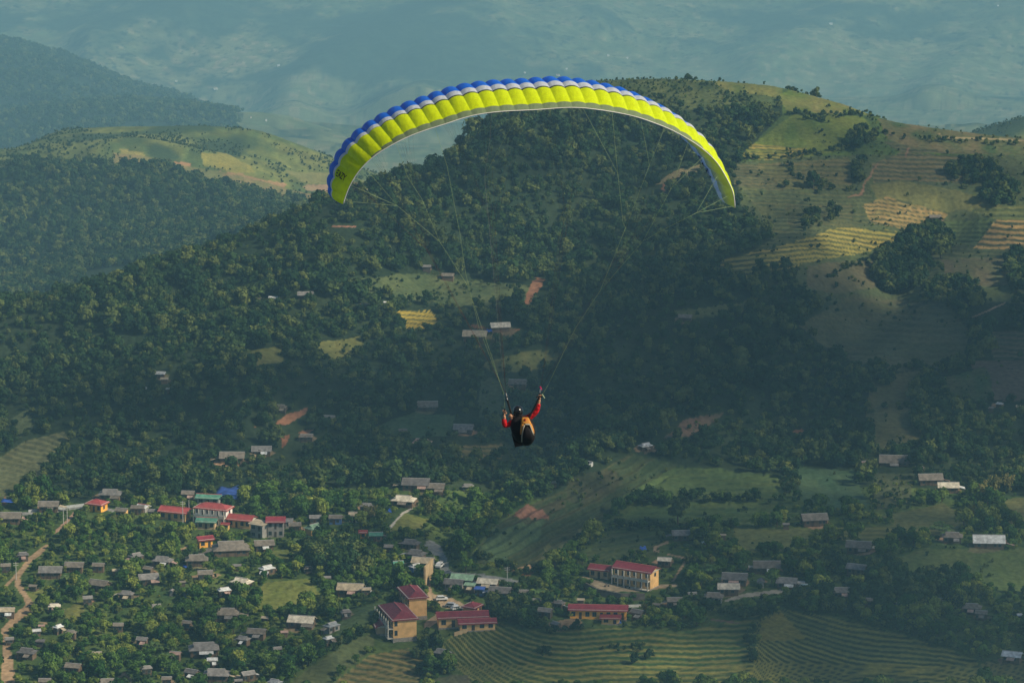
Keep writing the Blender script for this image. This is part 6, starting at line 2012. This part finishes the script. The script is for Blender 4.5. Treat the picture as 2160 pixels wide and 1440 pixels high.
def hand(wrist, direction, side, curl_to, nm='hand'):
    """palm, four curled fingers and a thumb"""
    d = direction.normalized(); s = side.normalized(); n = d.cross(s).normalized()
    Js = [(wrist, .024), (wrist + d * .045, (.036, .02)), (wrist + d * .085, (.038, .017))]
    Bs = [(0, 1), (1, 2)]
    o = skin_mesh(nm, Js, Bs, SKIN, person)
    for k, ln in enumerate((.070, .080, .074, .058)):
        off = (k - 1.5) * .019
        a = wrist + d * .078 + s * off
        p1 = a + d * ln * .45 + n * .004
        p2 = p1 + d * ln * .18 + n * ln * .36
        p3 = p2 - d * ln * .24 + n * ln * .14
        skin_mesh('finger', [(a, .0095), (p1, .0092), (p2, .0086), (p3, .0075)], [(0, 1), (1, 2), (2, 3)], SKIN, o)
    a = wrist + d * .03 + s * .030
    skin_mesh('thumb', [(a, .0115), (a + s * .026 + d * .026 + n * .01, .0105), (a + s * .022 + d * .055 + n * .024, .009)], [(0, 1), (1, 2)], SKIN, o)
hand(pq(1063.5, 876, .1), Vector((.02, .0, 1)), Vector((1, .1, 0)), None)
hand(pq(1138.5, 843, .12), Vector((.1, .0, 1)), Vector((-1, .1, 0)), None)
# ------------------------------------------------------------------ clouds whose shade lies over the valley, some added to dim the near air
CLOUD, nt, out = new_mat('thin_cloud')
cd = nt.nodes.new('ShaderNodeBsdfDiffuse'); cd.inputs[0].default_value = (.88, .89, .9, 1)
ctr = nt.nodes.new('ShaderNodeBsdfTransparent'); cmx = nt.nodes.new('ShaderNodeMixShader'); cmx.inputs[0].default_value = .38
nt.links.new(ctr.outputs[0], cmx.inputs[1]); nt.links.new(cd.outputs[0], cmx.inputs[2]); nt.links.new(cmx.outputs[0], out.inputs[0])
def shade_cloud(px, py, rx, ry, alt, n, seed, label):
    """a heaped cloud standing up-sun of the ground point under the picture point"""
    R = random.Random(seed)
    g = px if isinstance(px, Vector) else ground_at(px, py, 0)
    t = (alt - g.z) / SUN_DIR.z
    c = g + SUN_DIR * t
    bm = bmesh.new()
    for k in range(n):
        a = R.uniform(0, 6.28); q = R.random() ** .5 * 1.25
        r = R.uniform(.26, .48) * min(rx, ry) * max(.18, 1.2 - .8 * q)
        M = Matrix.Translation((math.cos(a) * q * rx, math.sin(a) * q * ry, R.uniform(0, .5) * r)) @ Matrix.Diagonal((r, r, r * .55, 1))
        bmesh.ops.create_icosphere(bm, subdivisions=3, radius=1, matrix=M)
    for v in bm.verts:
        n_ = Vector((math.sin(v.co.x * .05 + v.co.z * .1), math.sin(v.co.y * .06 + 1), math.sin(v.co.z * .09 + v.co.x * .04)))
        v.co += n_ * 5 + Vector((R.uniform(-1, 1), R.uniform(-1, 1), R.uniform(-1, 1))) * 1.5
    me = bpy.data.meshes.new('shade_cloud'); bm.to_mesh(me); bm.free()
    me.materials.append(CLOUD)
    me.polygons.foreach_set('use_smooth', [True] * len(me.polygons))
    o = bpy.data.objects.new('shade_cloud', me); COL.objects.link(o); o.location = c
    o['kind'] = 'stuff'
    return o
CLOUDS = [  # Vector entries are unseen clouds added to shade the near air and weaken its haze
 (Vector((0, 330, 340)), 0, 90, 110, 1700, 26, 11),
 (Vector((0, 560, 290)), 0, 120, 140, 1720, 36, 12),
 (Vector((0, 800, 235)), 0, 130, 130, 1720, 36, 13),
 (Vector((20, 1010, 185)), 0, 120, 90, 1720, 30, 14),
 (1300, 830, 150, 62, 1700, 60, 1),
 (1840, 740, 130, 120, 1720, 60, 2),
 (1050, 880, 90, 46, 1740, 36, 3),
 (650, 900, 110, 34, 1700, 40, 4),
 (1750, 1130, 130, 66, 1720, 50, 5),
 (2050, 1330, 110, 66, 1700, 40, 6),
 (1400, 1390, 140, 46, 1690, 60, 7),
 (1280, 1150, 110, 46, 1730, 22, 21),
 (1850, 1400, 120, 46, 1710, 30, 22),
 (1950, 480, 130, 90, 1760, 14, 8),
 (1700, 330, 110, 60, 1770, 7, 23),
 (1100, 420, 130, 60, 1760, 8, 9),
 (200, 850, 80, 30, 1740, 12, 15),

]
for c in CLOUDS:
    shade_cloud(*c, None)

# ------------------------------------------------------------------ haze: one even box of air over the whole valley
hz, nt, out = new_mat('haze_air')
pv = nt.nodes.new('ShaderNodeVolumePrincipled')
pv.inputs['Color'].default_value = HAZE_COLOR
pv.inputs['Density'].default_value = HAZE_DENSITY
pv.inputs['Anisotropy'].default_value = 0.0
nt.links.new(pv.outputs[0], out.inputs['Volume'])
zlo = float(Z.min()) - 5.0
b = MB(); b.box(-9000, -300, zlo, 9000, 35500, 455)
o = b.build('haze', hz); o['kind'] = 'stuff'
